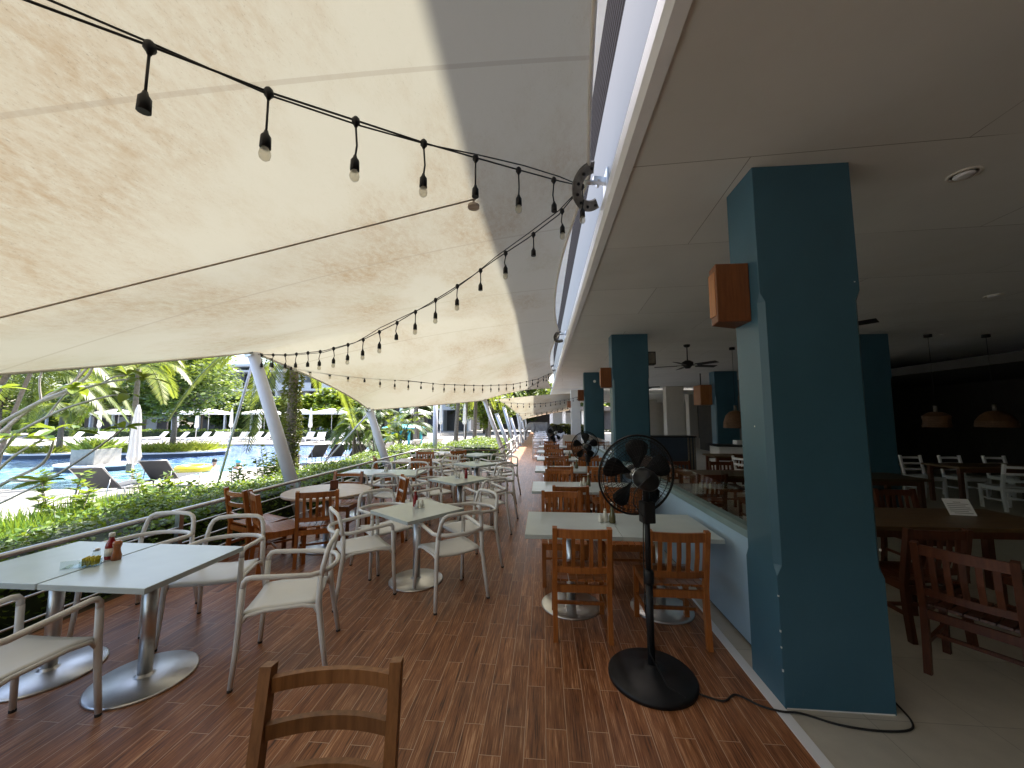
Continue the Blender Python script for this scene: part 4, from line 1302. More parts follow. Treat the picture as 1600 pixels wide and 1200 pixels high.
# ================================================================== HALL FURNITURE
t = thing('bar_counter', 'dark navy counter block inside the hall beyond the second column', 'counter', (4.05, 12.3, 0))
m = MB(); m.box(-.75, .60, -.35, .35, 0, 1.08); m.build('body', 'navy', t)
m = MB(); m.box(-.78, .63, -.38, .38, 1.081, 1.12); m.build('top', 'black', t)
for k in range(3):
    m = MB(); m.box(.36 + k * .09, .40 + k * .09, -.38, -.352, .02, 1.07); m.build('rib', 'dark_metal', t)
t = thing('serving_station', 'white serving station with blue end panel below the orange cabinet', 'counter', (5.35, 11.5, 0))
m = MB(); m.box(-.35, .35, -.3, .3, 0, .86); m.build('body', 'white_paint', t)
m = MB(); m.box(-.42, .90, -.34, .34, .861, .90); m.build('top', 'black', t)
m = MB(); m.box(.36, .88, -.33, .3, 0, .86); m.build('end_panel', 'blue_wall', t)
m = MB(); m.box(.3, .8, .0, .25, .901, 1.02); m.build('tray', 'white_paint', t)
t = thing('hanging_cabinet', 'orange wooden cabinet hung from the hall ceiling', 'cabinet', (6.1, 14.2, 2.15))
m = MB(); m.box(-.45, .5, -.3, .3, 0, .72); m.build('carcass', 'orange_wood', t)
for k in range(3):
    m = MB(); m.box(-.44 + k * .31, -.14 + k * .31, -.32, -.302, .02, .70); m.build('door', 'orange_wood', t)
m = MB(); m.tube([(-.3, 0, .72), (-.3, 0, 1.17)], .02, 8); m.tube([(.3, 0, .72), (.3, 0, 1.17)], .02, 8); m.build('hanger', 'black', t)

def make_long(label, L_=1.9, D_=.78, mat='dark_wood', h=.75):
    t = thing('dining_table', label, 'table', (0, 0, 0), 0, 'long wooden tables inside the hall')
    m = MB()
    n = 6
    for k in range(n):
        m.box(-L_ / 2, L_ / 2, -D_ / 2 + k * D_ / n + .002, -D_ / 2 + (k + 1) * D_ / n - .002, h - .035, h)
    m.build('table_top', mat, t)
    m = MB(); m.box(-L_ / 2 + .08, L_ / 2 - .08, -D_ / 2 + .07, -D_ / 2 + .09, h - .11, h - .036); m.box(-L_ / 2 + .08, L_ / 2 - .08, D_ / 2 - .09, D_ / 2 - .07, h - .11, h - .036); m.build('apron', 'dark_wood', t)
    for sx in (-1, 1):
        for sy in (-1, 1):
            m = MB(); m.bar((sx * (L_ / 2 - .09), sy * (D_ / 2 - .08), 0), (sx * (L_ / 2 - .09), sy * (D_ / 2 - .08), h - .036), .06, .06, (0, 1, 0)); m.build('leg', 'dark_wood', t)
    return t
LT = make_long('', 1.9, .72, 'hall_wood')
place(LT, (3.55, 3.92), R(1), 'long wooden table just right of the big teal column')
place(LT, (4.9, 6.6), 0, 'long dark table behind the notice in the unlit hall')
place(LT, (3.3, 6.7), 0, 'long table right behind the near half wall')
place(LT, (5.1, 9.9), R(0), 'brown table in front of the white serving station')
place(LT, (8.8, 8.2), 0, 'long table among white chairs at far right of hall')
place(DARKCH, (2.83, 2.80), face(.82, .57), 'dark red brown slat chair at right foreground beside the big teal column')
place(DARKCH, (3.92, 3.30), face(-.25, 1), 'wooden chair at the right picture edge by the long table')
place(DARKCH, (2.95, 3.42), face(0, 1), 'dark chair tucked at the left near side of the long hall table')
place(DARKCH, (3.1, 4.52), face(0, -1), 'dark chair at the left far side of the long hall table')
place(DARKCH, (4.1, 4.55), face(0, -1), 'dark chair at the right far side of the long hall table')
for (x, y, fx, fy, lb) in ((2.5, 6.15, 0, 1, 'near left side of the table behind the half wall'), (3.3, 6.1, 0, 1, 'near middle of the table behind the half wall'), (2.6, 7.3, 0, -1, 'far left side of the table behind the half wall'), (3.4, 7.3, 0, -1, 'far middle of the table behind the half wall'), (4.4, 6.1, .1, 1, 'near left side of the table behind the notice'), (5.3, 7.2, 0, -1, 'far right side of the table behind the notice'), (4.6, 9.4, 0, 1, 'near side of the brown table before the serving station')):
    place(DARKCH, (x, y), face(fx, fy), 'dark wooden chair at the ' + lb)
for (x, y, fx, fy, lb) in ((8.5, 7.75, .15, 1, 'near left side of the far right hall table'), (9.6, 7.7, 0, 1, 'near right side of the far right hall table'), (8.2, 8.9, 0, -1, 'far left side of the far right hall table'), (9.0, 8.9, 0, -1, 'far middle of the far right hall table'), (9.9, 8.9, 0, -1, 'far right side of the far right hall table'), (4.5, 8.6, .9, .3, 'gap just left of the big teal column'), (5.0, 8.55, -.9, .3, 'gap beside the wicker pendant'), (7.0, 9.0, .5, .8, 'middle of the dim hall behind the big column')):
    place(WHITE, (x, y), face(fx, fy), 'white wooden ladder back chair at the ' + lb)
# glass balustrade with the notice
t = thing('glass_partition', 'low frameless glass partition behind the long hall table', 'partition', (3.9, 4.9, 0))
m = MB(); m.box(-1.7, 2.6, -.005, .005, 0.02, 1.02); m.build('pane', 'glass', t)
for x in (-1.6, .4, 2.5):
    m = MB(); m.box(x - .02, x + .02, -.02, .02, 0, .12); m.build('clip', 'steel', t)
t = thing('notice', 'white printed notice sheet propped on the long hall table', 'notice', (3.98, 3.98, .755), R(-8))
m = MB(); m.quad((-.105, 0, 0), (.105, 0, 0), (.085, .05, .145), (-.125, .05, .145)); m.quad((-.105, .001, 0), (-.125, .051, .145), (.085, .051, .145), (.105, .001, 0)); m.build('sheet', 'paper', t)
m = MB()
for k in range(7):
    f = .12 + .11 * k
    y_, z_, s_ = .05 * f - .0012, .145 * f, -.02 * f
    w1 = -.085 if k else -.06
    w2 = .085 - .03 * (k % 3 == 1)
    if k == 6: w1, w2 = -.03, .03
    m.quad((w1 + s_, y_, z_), (w2 + s_, y_, z_), (w2 + s_ - .001, y_ + .0015, z_ + .0045), (w1 + s_ - .001, y_ + .0015, z_ + .0045))
m.build('print_lines', 'ink', t)

# ================================================================== POOLSIDE
DZ = -0.38
def lounger_proto():
    t = thing('sun_lounger', '', 'sun lounger', (0, 0, 0), 0, 'dark sling loungers on the near pool deck')
    # long axis +y is the foot end, back rest rises at -y
    for s in (-1, 1):
        m = MB(); m.tube([(s * .31, 1.25, .33), (s * .31, -.05, .33)], .016, 6); m.build('side_rail', 'steel_dull', t)
        m = MB(); m.tube([(s * .31, -.05, .33), (s * .31, -.70, .92)], .016, 6); m.build('back_rail', 'steel_dull', t)
        for y in (1.1, .05):
            m = MB(); m.tube([(s * .31, y, .33), (s * .32, y + .04, 0)], .015, 6); m.build('leg', 'steel_dull', t)
        m = MB(); m.tube([(s * .30, -.40, .66), (s * .30, -.55, .0)], .012, 6); m.build('prop', 'steel_dull', t)
    m = MB(); m.strip([(0, 1.24, .335), (0, .6, .325), (0, -.03, .335)], .60, .012); m.build('seat_sling', 'sling', t)
    m = MB(); m.strip([(0, -.06, .345), (0, -.38, .62), (0, -.69, .915)], .60, .012); m.build('back_sling', 'sling', t)
    m = MB(); m.tube([(-.31, -.70, .92), (.31, -.70, .92)], .014, 6); m.build('head_bar', 'steel_dull', t)
    return t
LG = lounger_proto()
place(LG, (-10.75, 8.5, DZ), face(-.35, 1), 'dark sling lounger at left facing the pool, left of the near two')
place(LG, (-10.7, 9.9, DZ), face(-.40, 1), 'dark sling lounger facing the pool left of the yellow ring, right of the near two')
place(LG, (-8.3, 11.6, DZ), face(-.6, .8), 'dark sling lounger half hidden by shrubs beside the tallest mast')
for i, (x, y) in enumerate(((-10.05, 15.8), (-9.35, 16.1), (-8.5, 16.3), (-7.85, 16.6))):
    place(LG, (x, y, DZ), face(-.85, .6), 'dark sling lounger in the row right of the vine palm, %s from the left' % ords[i])
def deck_lounger():
    t = thing('white_lounger', '', 'sun lounger', (0, 0, 0), 0, 'white loungers across the pool')
    m = MB(); m.box(-.33, .33, -.6, .9, .22, .30); m.build('frame', 'white_paint', t)
    for s in (-1, 1):
        for y in (-.5, .8):
            m = MB(); m.box(s * .3 - .03, s * .3 + .03, y - .03, y + .03, 0, .22); m.build('leg', 'white_paint', t)
    m = MB(); m.strip([(0, -.45, .32), (0, -.85, .80)], .64, .05); m.build('backrest', 'umb_white', t)
    m = MB(); m.box(-.31, .31, -.5, .88, .305, .36); m.build('cushion', 'umb_white', t)
    return t
DL = deck_lounger()
xs = (-42, -40.4, -38.5, -36.8, -34.6, -31.8, -30.2, -29.3, -27.8, -26.6, -25.7, -24.2, -22.5, -20.8, -19.2, -17.6, -15.8)
nth = ['first', 'second', 'third', 'fourth', 'fifth', 'sixth', 'seventh', 'eighth', 'ninth', 'tenth', 'eleventh', 'twelfth', 'thirteenth', 'fourteenth', 'fifteenth', 'sixteenth', 'seventeenth']
for i, x in enumerate(xs):
    place(DL, (x, 30.6 + .5 * math.sin(i * 2.1) + (x + 28) * .05, DZ), face(.25 * math.sin(i), -1), 'white lounger across the pool, %s from the left in the far row' % nth[i])

# parasols
def parasol(open_, label, loc, h=2.7, r=1.5, grp=None, rz=0.3):
    t = thing('parasol', label, 'parasol', loc, rz, grp)
    m = MB(); m.tube([(0, 0, 0), (0, 0, h)], .03, 8); m.build('pole', 'white_paint', t)
    m = MB()
    m.lathe([(.28, 0), (.28, .06), (.05, .09)], 16); m.build('base', 'stone', t)
    m = MB()
    if open_:
        n = 4
        ring = [(r * a, r * b) for a, b in ((-1, -1), (1, -1), (1, 1), (-1, 1))]
        top = m.bm.verts.new((0, 0, h)); low = [m.bm.verts.new((x, y, h - .42)) for x, y in ring]; val = [m.bm.verts.new((x, y, h - .60)) for x, y in ring]
        for k in range(4):
            m.bm.faces.new((top, low[k], low[(k + 1) % 4]))
            m.bm.faces.new((low[k], val[k], val[(k + 1) % 4], low[(k + 1) % 4]))
    else:
        n = 20
        rows = []
        for z, rr in ((h, .02), (h - .15, .055), (h - .5, .085), (h - .9, .10), (h - 1.3, .11), (h - 1.55, .14), (h - 1.75, .10)):
            rows.append([m.bm.verts.new((rr * (1 + .28 * (k % 2)) * math.cos(2 * math.pi * k / n), rr * (1 + .28 * (k % 2)) * math.sin(2 * math.pi * k / n), z)) for k in range(n)])
        for a, b in zip(rows, rows[1:]):
            for k in range(n):
                m.bm.faces.new((a[k], a[(k + 1) % n], b[(k + 1) % n], b[k]))
        m.bm.faces.new(rows[0][::-1])
    m.build('canopy_cloth', 'umb_white', t)
    return t
parasol(False, 'closed white parasol by the near pool edge left of the yellow ring', (-12.25, 10.3, DZ), 2.45)
pg = 'white parasols across the pool'
for i, x in enumerate((-50, -45, -37.2, -33.2, -28.2, -24.4, -20.5, -16.5, -12.5)):
    parasol(True, 'open white square parasol across the pool, %s from the left' % nth[i], (x, 35.2 + .8 * math.sin(i * 1.7), DZ), 3.0, 1.45, pg)
for i, x in enumerate((-42.5, -34.8, -31.9, -29.2, -26.2, -20.9, -17.8, -16.0)):
    parasol(False, 'closed white parasol across the pool, %s from the left' % nth[i], (x, 32.4 + .5 * math.sin(i * 2.3), DZ), 2.9 + .25 * math.sin(i * 3.1), 1, pg)
PZ = ((-10.5, 26.8), (-8.4, 30), (-6.3, 29.5))
for (x, y), lb in zip(PZ, ('closed white parasol left of the turquoise slide', 'tall closed white parasol between the palms at centre', 'closed white parasol right of centre behind palm trunk')):
    parasol(False, lb, (x, y, DZ), 3.3)

# pool things
t = thing('swim_ring', 'yellow inflatable ring floating in the pool', 'swim ring', (-14.2, 14.2, -.44))
m = MB(); m.tube([(.46 * math.cos(2 * math.pi * k / 32), .46 * math.sin(2 * math.pi * k / 32), .06) for k in range(32)], .155, 14, closed=True)
m.build('tube', 'yellow_ring', t)
m = MB(); m.lathe([(.02, 0), (.02, .04)], 8, (.46, 0, .205)); m.build('valve', 'label_white', t)
def swimmer(x, y, label, cap):
    t = thing('person', label, 'person', (x, y, -.5))
    m = MB()
    m.lathe([(.02, -.35), (.17, -.22), (.20, -.06), (.16, .04), (.065, .09), (.055, .13), (.08, .18), (.092, .24), (.085, .31), (.05, .355), (.005, .365)], 16)
    for s in (-1, 1):
        m.tube([(s * .17, 0, .02), (s * .27, .05, -.08), (s * .33, .18, -.06)], [.05, .042, .03], 8)
    m.lathe([(.012, 0), (.008, .03)], 8, (0, .085, .225), axis=Vector((0, 1, 0)))
    o = m.build('body', 'skin', t, True)
    m = MB(); m.lathe([(.096, .235), (.101, .29), (.085, .345), (.045, .378), (.004, .385)], 16); m.build('swim_cap', cap, o)
    return t
swimmer(-13.3, 15.4, 'person swimming in a turquoise cap right of the yellow ring', 'turquoise')
swimmer(-14.6, 15.6, 'dark haired person in the water just behind the yellow ring', 'hair')
# islands
def island(pts, label, plants, dens, mat='leaf_yellow', hgt=.5):
    cx = sum(p[0] for p in pts) / len(pts); cy = sum(p[1] for p in pts) / len(pts)
    t = thing('pool_planter', label, 'planter', (cx, cy, -.6))
    m = MB(); m.prism([(x - cx, y - cy) for x, y in pts], 0, .30); m.build('kerb', 'navy', t)
    m = MB(); m.prism([((x - cx) * 1.03, (y - cy) * 1.03) for x, y in pts], .301, .37); m.build('coping', 'white_paint', t)
    m = MB()
    for i in range(plants):
        while True:
            k = random.randrange(len(pts)); f = random.random() ** .5 * .9
            a, b = pts[k], pts[(k + 1) % len(pts)]; s = random.random()
            x, y = (lerp(a[0], b[0], s) - cx) * f, (lerp(a[1], b[1], s) - cy) * f
            break
        for j in range(dens):
            a = random.uniform(0, 6.28); e = random.uniform(.2, 1.5)
            d = Vector((math.cos(a), math.sin(a), e))
            m.leaf(Vector((x, y, .37)) + d.normalized() * random.uniform(0, .12), d, Vector((-math.sin(a), math.cos(a), .3)), random.uniform(.25, hgt), .05)
    m.build('foliage', mat, t)
ell = lambda cx, cy, a, b, n=20, rz=0: [(cx + a * math.cos(2 * math.pi * k / n) * math.cos(rz) - b * math.sin(2 * math.pi * k / n) * math.sin(rz), cy + a * math.cos(2 * math.pi * k / n) * math.sin(rz) + b * math.sin(2 * math.pi * k / n) * math.cos(rz)) for k in range(n)]
island(ell(-21.7, 20.0, 3.0, 1.3, 22, .38), 'long island planter of yellow green leaves in the pool with a tree', 150, 16, 'leaf_yellow', .75)
island(ell(-27.2, 18.6, 2.2, 1.0, 20, .2), 'left island planter in the pool with a low palm', 90, 14, 'leaf_yellow', .6)
t = thing('planter_box', 'square grey stone planter pedestal at the pool edge', 'planter', (-19.0, 14.5, -.6))
m = MB(); m.prism(ell(0, 0, 1.5, .9, 18), 0, .28); m.build('plinth', 'navy', t)
m = MB(); m.prism(ell(0, 0, 1.55, .95, 18), .281, .34); m.build('coping', 'white_paint', t)
m = MB(); m.box(-.55, .55, -.5, .5, .341, .98, .02); m.build('pedestal', 'stone', t)
m = MB()
for i in range(260):
    a = random.uniform(0, 6.28); d = Vector((math.cos(a), math.sin(a), random.uniform(.1, 1.6)))
    m.leaf(Vector((random.uniform(-.45, .45), random.uniform(-.4, .4), .96)), d, Vector((-math.sin(a), math.cos(a), .3)), random.uniform(.3, .75), .07)
m.build('foliage', 'leaf_mid', t)

# ================================================================== TREES
def broad_tree(name, label, loc, h, r, mat, n, size, trunk_h=None, tr=.14, cl=26, grp=None, flat=.75, bark='bark', seed=1, lean=(0, 0)):
    rnd = random.Random(seed)
    t = thing(name, label, 'tree', loc, 0, grp)
    th = trunk_h or h * .4
    top = Vector((lean[0], lean[1], th))
    m = MB(); m.tube([(0, 0, -.1), top * .5 + Vector((.05, .03, 0)), top], [tr, tr * .8, tr * .65], 10); 
    centres = []
    for i in range(cl):
        a = rnd.uniform(0, 6.28); u = rnd.random() ** .6; zz = rnd.uniform(-1, 1)
        rr = r * u * math.sqrt(max(0, 1 - zz * zz * .8))
        centres.append(Vector((top.x + rr * math.cos(a), top.y + rr * math.sin(a), th + (h - th) * (.5 + .5 * zz))))
    for c in centres[:9]:
        mid = top.lerp(c, .5) + Vector((rnd.gauss(0, .1), rnd.gauss(0, .1), -.08 * r))
        m.tube([top - Vector((0, 0, .1)), mid, c], [tr * .5, tr * .3, tr * .08], 6)
    m.build('trunk', bark, t)
    m = MB()
    per = n // cl
    for c in centres:
        cr = r * rnd.uniform(.22, .42)
        for i in range(per):
            v = Vector((rnd.gauss(0, 1), rnd.gauss(0, 1), rnd.gauss(0, 1)))
            v.normalize(); v *= cr * rnd.random() ** .4
            v.z *= flat
            a = rnd.uniform(0, 6.28)
            d = Vector((math.cos(a), math.sin(a), rnd.uniform(-.7, .5)))
            nn = Vector((rnd.gauss(0, .5), rnd.gauss(0, .5), 1))
            l = size * rnd.uniform(.6, 1.4)
            m.leaf(c + v, d, nn, l, l * .5)
    m.build('crown', mat, t)
    return t
broad_tree('tree', 'small leafy tree with bare grey trunk growing from the pool island', (-22.2, 20.7, -.25), 6.3, 3.0, 'leaf_mid', 9500, .30, 2.4, .16, 44, seed=3)
bgt = 'trees massed beyond the pool'
for i, (x, y, h, r, mt, lb) in enumerate((
    (-66, 40, 11, 5.5, 'leaf_mid', 'broad tree at the far left edge beyond the pool'),
    (-57, 43, 11.5, 5, 'leaf_dark', 'dark round tree left of the closed near parasol'),
    (-49, 42, 10.5, 4.6, 'leaf_mid', 'tall tree behind the pool island tree, left one'),
    (-43.5, 44, 11, 4.5, 'leaf_dark', 'dark tall tree behind the pool island tree, right one'),
    (-38, 43, 4.6, 2.8, 'leaf_dark', 'rounded dark tree in front of the hotel left wing'),
    (-34.5, 41, 4.0, 2.1, 'leaf_dark', 'small rounded tree in front of the hotel by the tallest mast'),
    (-31.0, 40, 4.1, 2.2, 'leaf_dark', 'rounded green tree in front of the hotel right of the tallest mast'),
    (-25.6, 40, 4.3, 2.0, 'leaf_bright', 'bright green tree in front of the hotel right of the vine palm'),
    (-21.8, 38, 4.8, 2.3, 'leaf_bright', 'bright bushy tree left of the low canopy corner'),
    (-15.0, 42, 8.5, 4.0, 'leaf_dark', 'dark tree behind the areca palm clump'),
    (-8, 50, 9, 4.5, 'leaf_mid', 'tall tree behind the palms at picture centre'),
    (-2.5, 52, 8, 3.6, 'leaf_mid', 'tree at the far end left of the elephant statue'),
    (-12, 60, 12, 6, 'leaf_mid', 'far tall tree behind the palm row'),
    (-5.2, 34, 4.6, 2.4, 'leaf_bright', 'bright shrub like tree beside the far leaning masts'))):
    broad_tree('tree', lb, (x, y, DZ), h, r, mt, 8500, .46 if y > 36 else .24, h * .30, .2, 46, bgt, seed=20 + i)

def palm(label, loc, h, n_fr, fl, mat='leaf_palm', tr=.13, lean=(0, 0), droop=.9, seed=1, az=None, name='palm_tree', grp=None, bark='bark', nl=46, lw=.045, ll=.55, cat='palm'):
    rnd = random.Random(seed)
    t = thing(name, label, cat, loc, 0, grp)
    top = Vector((lean[0], lean[1], h))
    m = MB()
    N_ = 14
    m.tube([Vector((lean[0] * (i / N_) ** 1.6, lean[1] * (i / N_) ** 1.6, h * i / N_)) for i in range(N_ + 1)], [tr * (1.15 - .35 * i / N_) * (1 + .06 * (i % 2)) for i in range(N_ + 1)], 10)
    m.build('trunk', bark, t)
    for k in range(n_fr):
        a = az[k % len(az)] + rnd.gauss(0, .08) if az else 2 * math.pi * k / n_fr + rnd.gauss(0, .2)
        el = rnd.uniform(-.15, 1.0)
        L_ = fl * rnd.uniform(.8, 1.1)
        d = Vector((math.cos(a), math.sin(a), 0))
        pts = []
        for i in range(13):
            s = i / 12
            pts.append(top + d * L_ * (s * math.cos(el) * (1 - .18 * s)) + Vector((0, 0, L_ * (math.sin(el) * s - droop * s * s * (.75 + .2 * math.cos(el))))))
        m = MB()
        m.tube(pts, [.022 * (1 - .8 * i / 12) + .003 for i in range(13)], 5)
        for i in range(nl):
            s = .12 + .87 * i / nl
            q = s * 12; j = min(11, int(q))
            p = pts[j].lerp(pts[j + 1], q - j)
            tg = (pts[j + 1] - pts[j]).normalized()
            side = tg.cross(Vector((0, 0, 1))).normalized()
            up = side.cross(tg)
            ln = ll * math.sin(math.pi * (.12 + .85 * s)) ** .7 * rnd.uniform(.85, 1.1)
            for sg in (-1, 1):
                dd = (side * sg * .75 + tg * .6 + up * .15 - Vector((0, 0, .38 + .2 * rnd.random()))).normalized()
                m.leaf(p, dd, up + side * sg * .4, ln, lw)
        m.build('frond', mat, t)
    return t
# palm with climbing vine
vp = palm('palm with dark vine wrapped trunk beside the tallest leaning mast', (-6.75, 9.5, DZ), 4.2, 13, 3.2, tr=.12, seed=5, droop=1.0, nl=80, ll=.62, lw=.026, az=[0.1, .6, 1.3, 2.0, 2.7, 3.3, 3.75, 4.4, 5.0, 5.6, 6.1])
m = MB()
rnd = random.Random(9)
for i in range(3400):
    z = rnd.uniform(.1, 4.0); a = rnd.uniform(0, 6.28); r_ = .14 + .075 * rnd.random() + .04 * math.sin(z * 4 + a)
    p = Vector((r_ * math.cos(a), r_ * math.sin(a), z)); d = Vector((math.cos(a + rnd.gauss(0, .6)), math.sin(a + rnd.gauss(0, .6)), rnd.uniform(-1, .3)))
    m.leaf(p, d, Vector((rnd.gauss(0, 1), rnd.gauss(0, 1), .8)), rnd.uniform(.05, .11), .05)
m.build('vine', 'leaf_vine', vp)
palm('coconut palm at left whose yellow green fronds hang behind the bare branches', (-17.4, 9.8, DZ), 3.85, 18, 3.6, 'leaf_palm', .085, seed=11, droop=.72, lean=(1.3, .2), nl=84, lw=.026, ll=.8)
palm('slim grey palm leaning in at the left picture edge', (-15.3, 9.3, DZ), 4.2, 14, 2.8, 'leaf_palm', .05, lean=(.8, .2), seed=12, nl=76, lw=.026, ll=.7)
palm('low palm on the left pool island', (-27.0, 18.8, -.25), 2.5, 12, 2.2, 'leaf_palm', .12, seed=13, ll=.7, lw=.07)
palm('yellowing coconut palm behind the closed near parasol', (-15.6, 13.0, DZ), 4.0, 13, 2.7, 'leaf_yellow', .09, seed=14, droop=.9, nl=70, lw=.03, ll=.6)
pgp = 'palms in the grove at picture centre'
for i, (x, y, h, lx, mt, lb) in enumerate((
    (-5.35, 22.5, 4.9, .3, 'leaf_bright', 'palm with greenish trunk at centre left of the yellow one'),
    (-4.55, 24.5, 4.4, .1, 'leaf_yellow', 'palm with yellow trunk at picture centre'),
    (-4.3, 29.5, 5.0, .2, 'leaf_palm', 'tall palm right of the yellow trunked one'),
    (-7.6, 22.0, 5.2, -.2, 'leaf_palm', 'palm right behind the vertical white post'),
    (-10.2, 29, 5.6, 0, 'leaf_palm', 'palm left of the vertical white post, behind the areca clump'),
    (-7.0, 33, 5.4, .3, 'leaf_bright', 'farther palm between the white post and the greenish trunk'),
    (-3.4, 37, 5.2, 0, 'leaf_bright', 'far palm near the leaning far walkway masts'),
    (-13.8, 30, 5.0, 0, 'leaf_bright', 'palm with orange tinged fronds left of the low canopy corner'))):
    palm(lb, (x, y, DZ), h, 13, 2.5, mt, .12, (lx, 0), seed=40 + i, grp=pgp, nl=44, lw=.04, ll=.6, droop=.95)
# areca clump
t = thing('areca_palm', 'dense clump of slender areca palms beside the low canopy mast', 'palm', (-7.1, 15.3, DZ))
m = MB()
rnd = random.Random(77)
stems = []
for i in range(22):
    a = rnd.uniform(0, 6.28); r_ = rnd.uniform(0, .8)
    b = Vector((r_ * math.cos(a), r_ * math.sin(a), 0)); tp = b * 1.9 + Vector((rnd.gauss(0, .15), rnd.gauss(0, .15), rnd.uniform(1.0, 2.5)))
    m.tube([b, b.lerp(tp, .5) + Vector((0, 0, .05)), tp], [.035, .028, .02], 6); stems.append((b, tp))
m.build('stems', 'bark', t)
for b, tp in stems:
    m = MB()
    for f in range(5):
        a = rnd.uniform(0, 6.28); el = rnd.uniform(.5, 1.25); L_ = rnd.uniform(1.0, 1.6)
        d = Vector((math.cos(a), math.sin(a), 0))
        pts = [tp + d * L_ * s * math.cos(el) + Vector((0, 0, L_ * (math.sin(el) * s - .75 * s * s))) for s in [q / 8 for q in range(9)]]
        m.tube(pts, .007, 4)
        for i in range(26):
            s = .15 + .84 * i / 26; q = s * 8; j = min(7, int(q)); p = pts[j].lerp(pts[j + 1], q - j)
            tg = (pts[j + 1] - pts[j]).normalized(); side = tg.cross(Vector((0, 0, 1))).normalized(); up = side.cross(tg)
            for sg in (-1, 1):
                m.leaf(p, side * sg * .7 + tg * .7 - Vector((0, 0, .25)), up, .34 * math.sin(math.pi * (.15 + .8 * s)) ** .6, .035)
    m.build('fronds', 'leaf_bright' if rnd.random() < .35 else 'leaf_dark', t)
# near palm frond plant beside it
palm('young palm with broad fronds in front of the low canopy corner', (-7.7, 14.7, DZ), 2.15, 10, 1.35, 'leaf_mid', .06, seed=61, nl=40, lw=.045, droop=.8)

# plumeria with bare branches, left foreground
t = thing('plumeria_tree', 'plumeria with bare pale branches and few leaf clusters at left', 'tree', (-7.2, 3.55, DZ))
o_ = Vector((-7.2, 3.55, DZ))
m = MB()
tips = []
def br(pts, r0, r1):
    P_ = [Vector(p) - o_ for p in pts]
    n = len(P_)
    sm = []
    for i in range(n - 1):
        for k in range(4):
            f = k / 4
            p0, p1, p2, p3 = P_[max(0, i - 1)], P_[i], P_[i + 1], P_[min(n - 1, i + 2)]
            sm.append(.5 * ((2 * p1) + (p2 - p0) * f + (2 * p0 - 5 * p1 + 4 * p2 - p3) * f * f + (3 * p1 - p0 - 3 * p2 + p3) * f ** 3))
    sm.append(P_[-1])
    m.tube(sm, [lerp(r0, r1, i / (len(sm) - 1)) * .68 for i in range(len(sm))], 7)
    tips.append((P_[-1], (P_[-1] - P_[-2]).normalized()))
br([(-7.2, 3.55, DZ), (-7.1, 3.55, .3), (-6.9, 3.57, .9)], .085, .07)
br([(-6.9, 3.57, .9), (-6.4, 3.6, 1.35), (-5.95, 3.6, 1.60), (-5.45, 3.6, 1.86), (-5.1, 3.6, 2.0), (-4.90, 3.6, 2.16), (-4.86, 3.6, 2.36)], .042, .015)
br([(-6.9, 3.57, .9), (-6.3, 3.75, 1.4), (-5.9, 3.8, 1.78), (-5.5, 3.8, 2.03), (-5.35, 3.8, 2.1), (-4.95, 3.8, 2.55)], .04, .015)
br([(-5.45, 3.6, 1.86), (-4.98, 3.62, 2.0), (-4.62, 3.62, 2.08), (-4.25, 3.6, 2.10)], .024, .012)
br([(-4.75, 3.62, 2.06), (-4.6, 3.6, 2.12), (-4.45, 3.6, 2.14)], .014, .01)
br([(-6.9, 3.57, .9), (-6.3, 3.5, 1.12), (-5.85, 3.5, 1.37), (-5.35, 3.5, 1.62), (-5.0, 3.5, 1.78), (-4.55, 3.5, 1.9), (-4.3, 3.5, 1.93)], .032, .010)
br([(-5.2, 3.5, 1.70), (-5.05, 3.5, 1.9), (-4.9, 3.48, 2.0)], .014, .009)
br([(-5.45, 3.6, 1.86), (-5.47, 3.58, 2.1), (-5.40, 3.58, 2.35)], .016, .010)
br([(-5.1, 3.6, 2.0), (-5.02, 3.6, 2.2), (-5.08, 3.6, 2.4)], .012, .009)
br([(-7.1, 3.55, .3), (-6.5, 3.45, .55), (-5.95, 3.4, .78), (-5.4, 3.4, 1.05), (-5.05, 3.4, 1.22), (-4.95, 3.4, 1.45)], .04, .014)
br([(-5.4, 3.4, 1.05), (-5.0, 3.4, 1.06), (-4.7, 3.4, 1.22), (-4.4, 3.4, 1.42), (-4.2, 3.42, 1.58)], .022, .010)
br([(-5.9, 3.4, .80), (-5.5, 3.35, 1.25), (-5.3, 3.32, 1.5)], .018, .010)
br([(-6.5, 3.45, .55), (-5.8, 3.3, .62), (-5.2, 3.2, .85), (-4.7, 3.2, 1.08)], .022, .010)
br([(-7.1, 3.55, .3), (-6.3, 3.7, .9), (-5.9, 3.72, 1.25), (-5.6, 3.72, 1.42), (-5.4, 3.7, 1.55)], .03, .012)
m.build('trunk', 'pale_bark', t)
m = MB()
rnd = random.Random(5)
cl_ = tips[1:] + [(Vector((-6.02, 3.6, 2.28)) - o_, Vector((.3, 0, 1))), (Vector((-5.9, 3.55, 2.0)) - o_, Vector((.3, 0, .6))), (Vector((-4.75, 3.42, 1.55)) - o_, Vector((.1, 0, 1)))]
for p, d in cl_:
    if p.z + DZ > 2.3:
        continue
    big = rnd.uniform(.75, 1.2)
    for k in range(rnd.randint(6, 10)):
        a = rnd.uniform(0, 6.28)
        dd = Vector((math.cos(a), math.sin(a), rnd.uniform(-.15, .7)))
        l = .20 * big * rnd.uniform(.7, 1.2)
        nn = Vector((rnd.gauss(0, .3), rnd.gauss(0, .3), 1))
        m.leaf6(p, dd, nn, l * 1.1, l * .36)
m.build('leaves', 'leaf_bright', t)

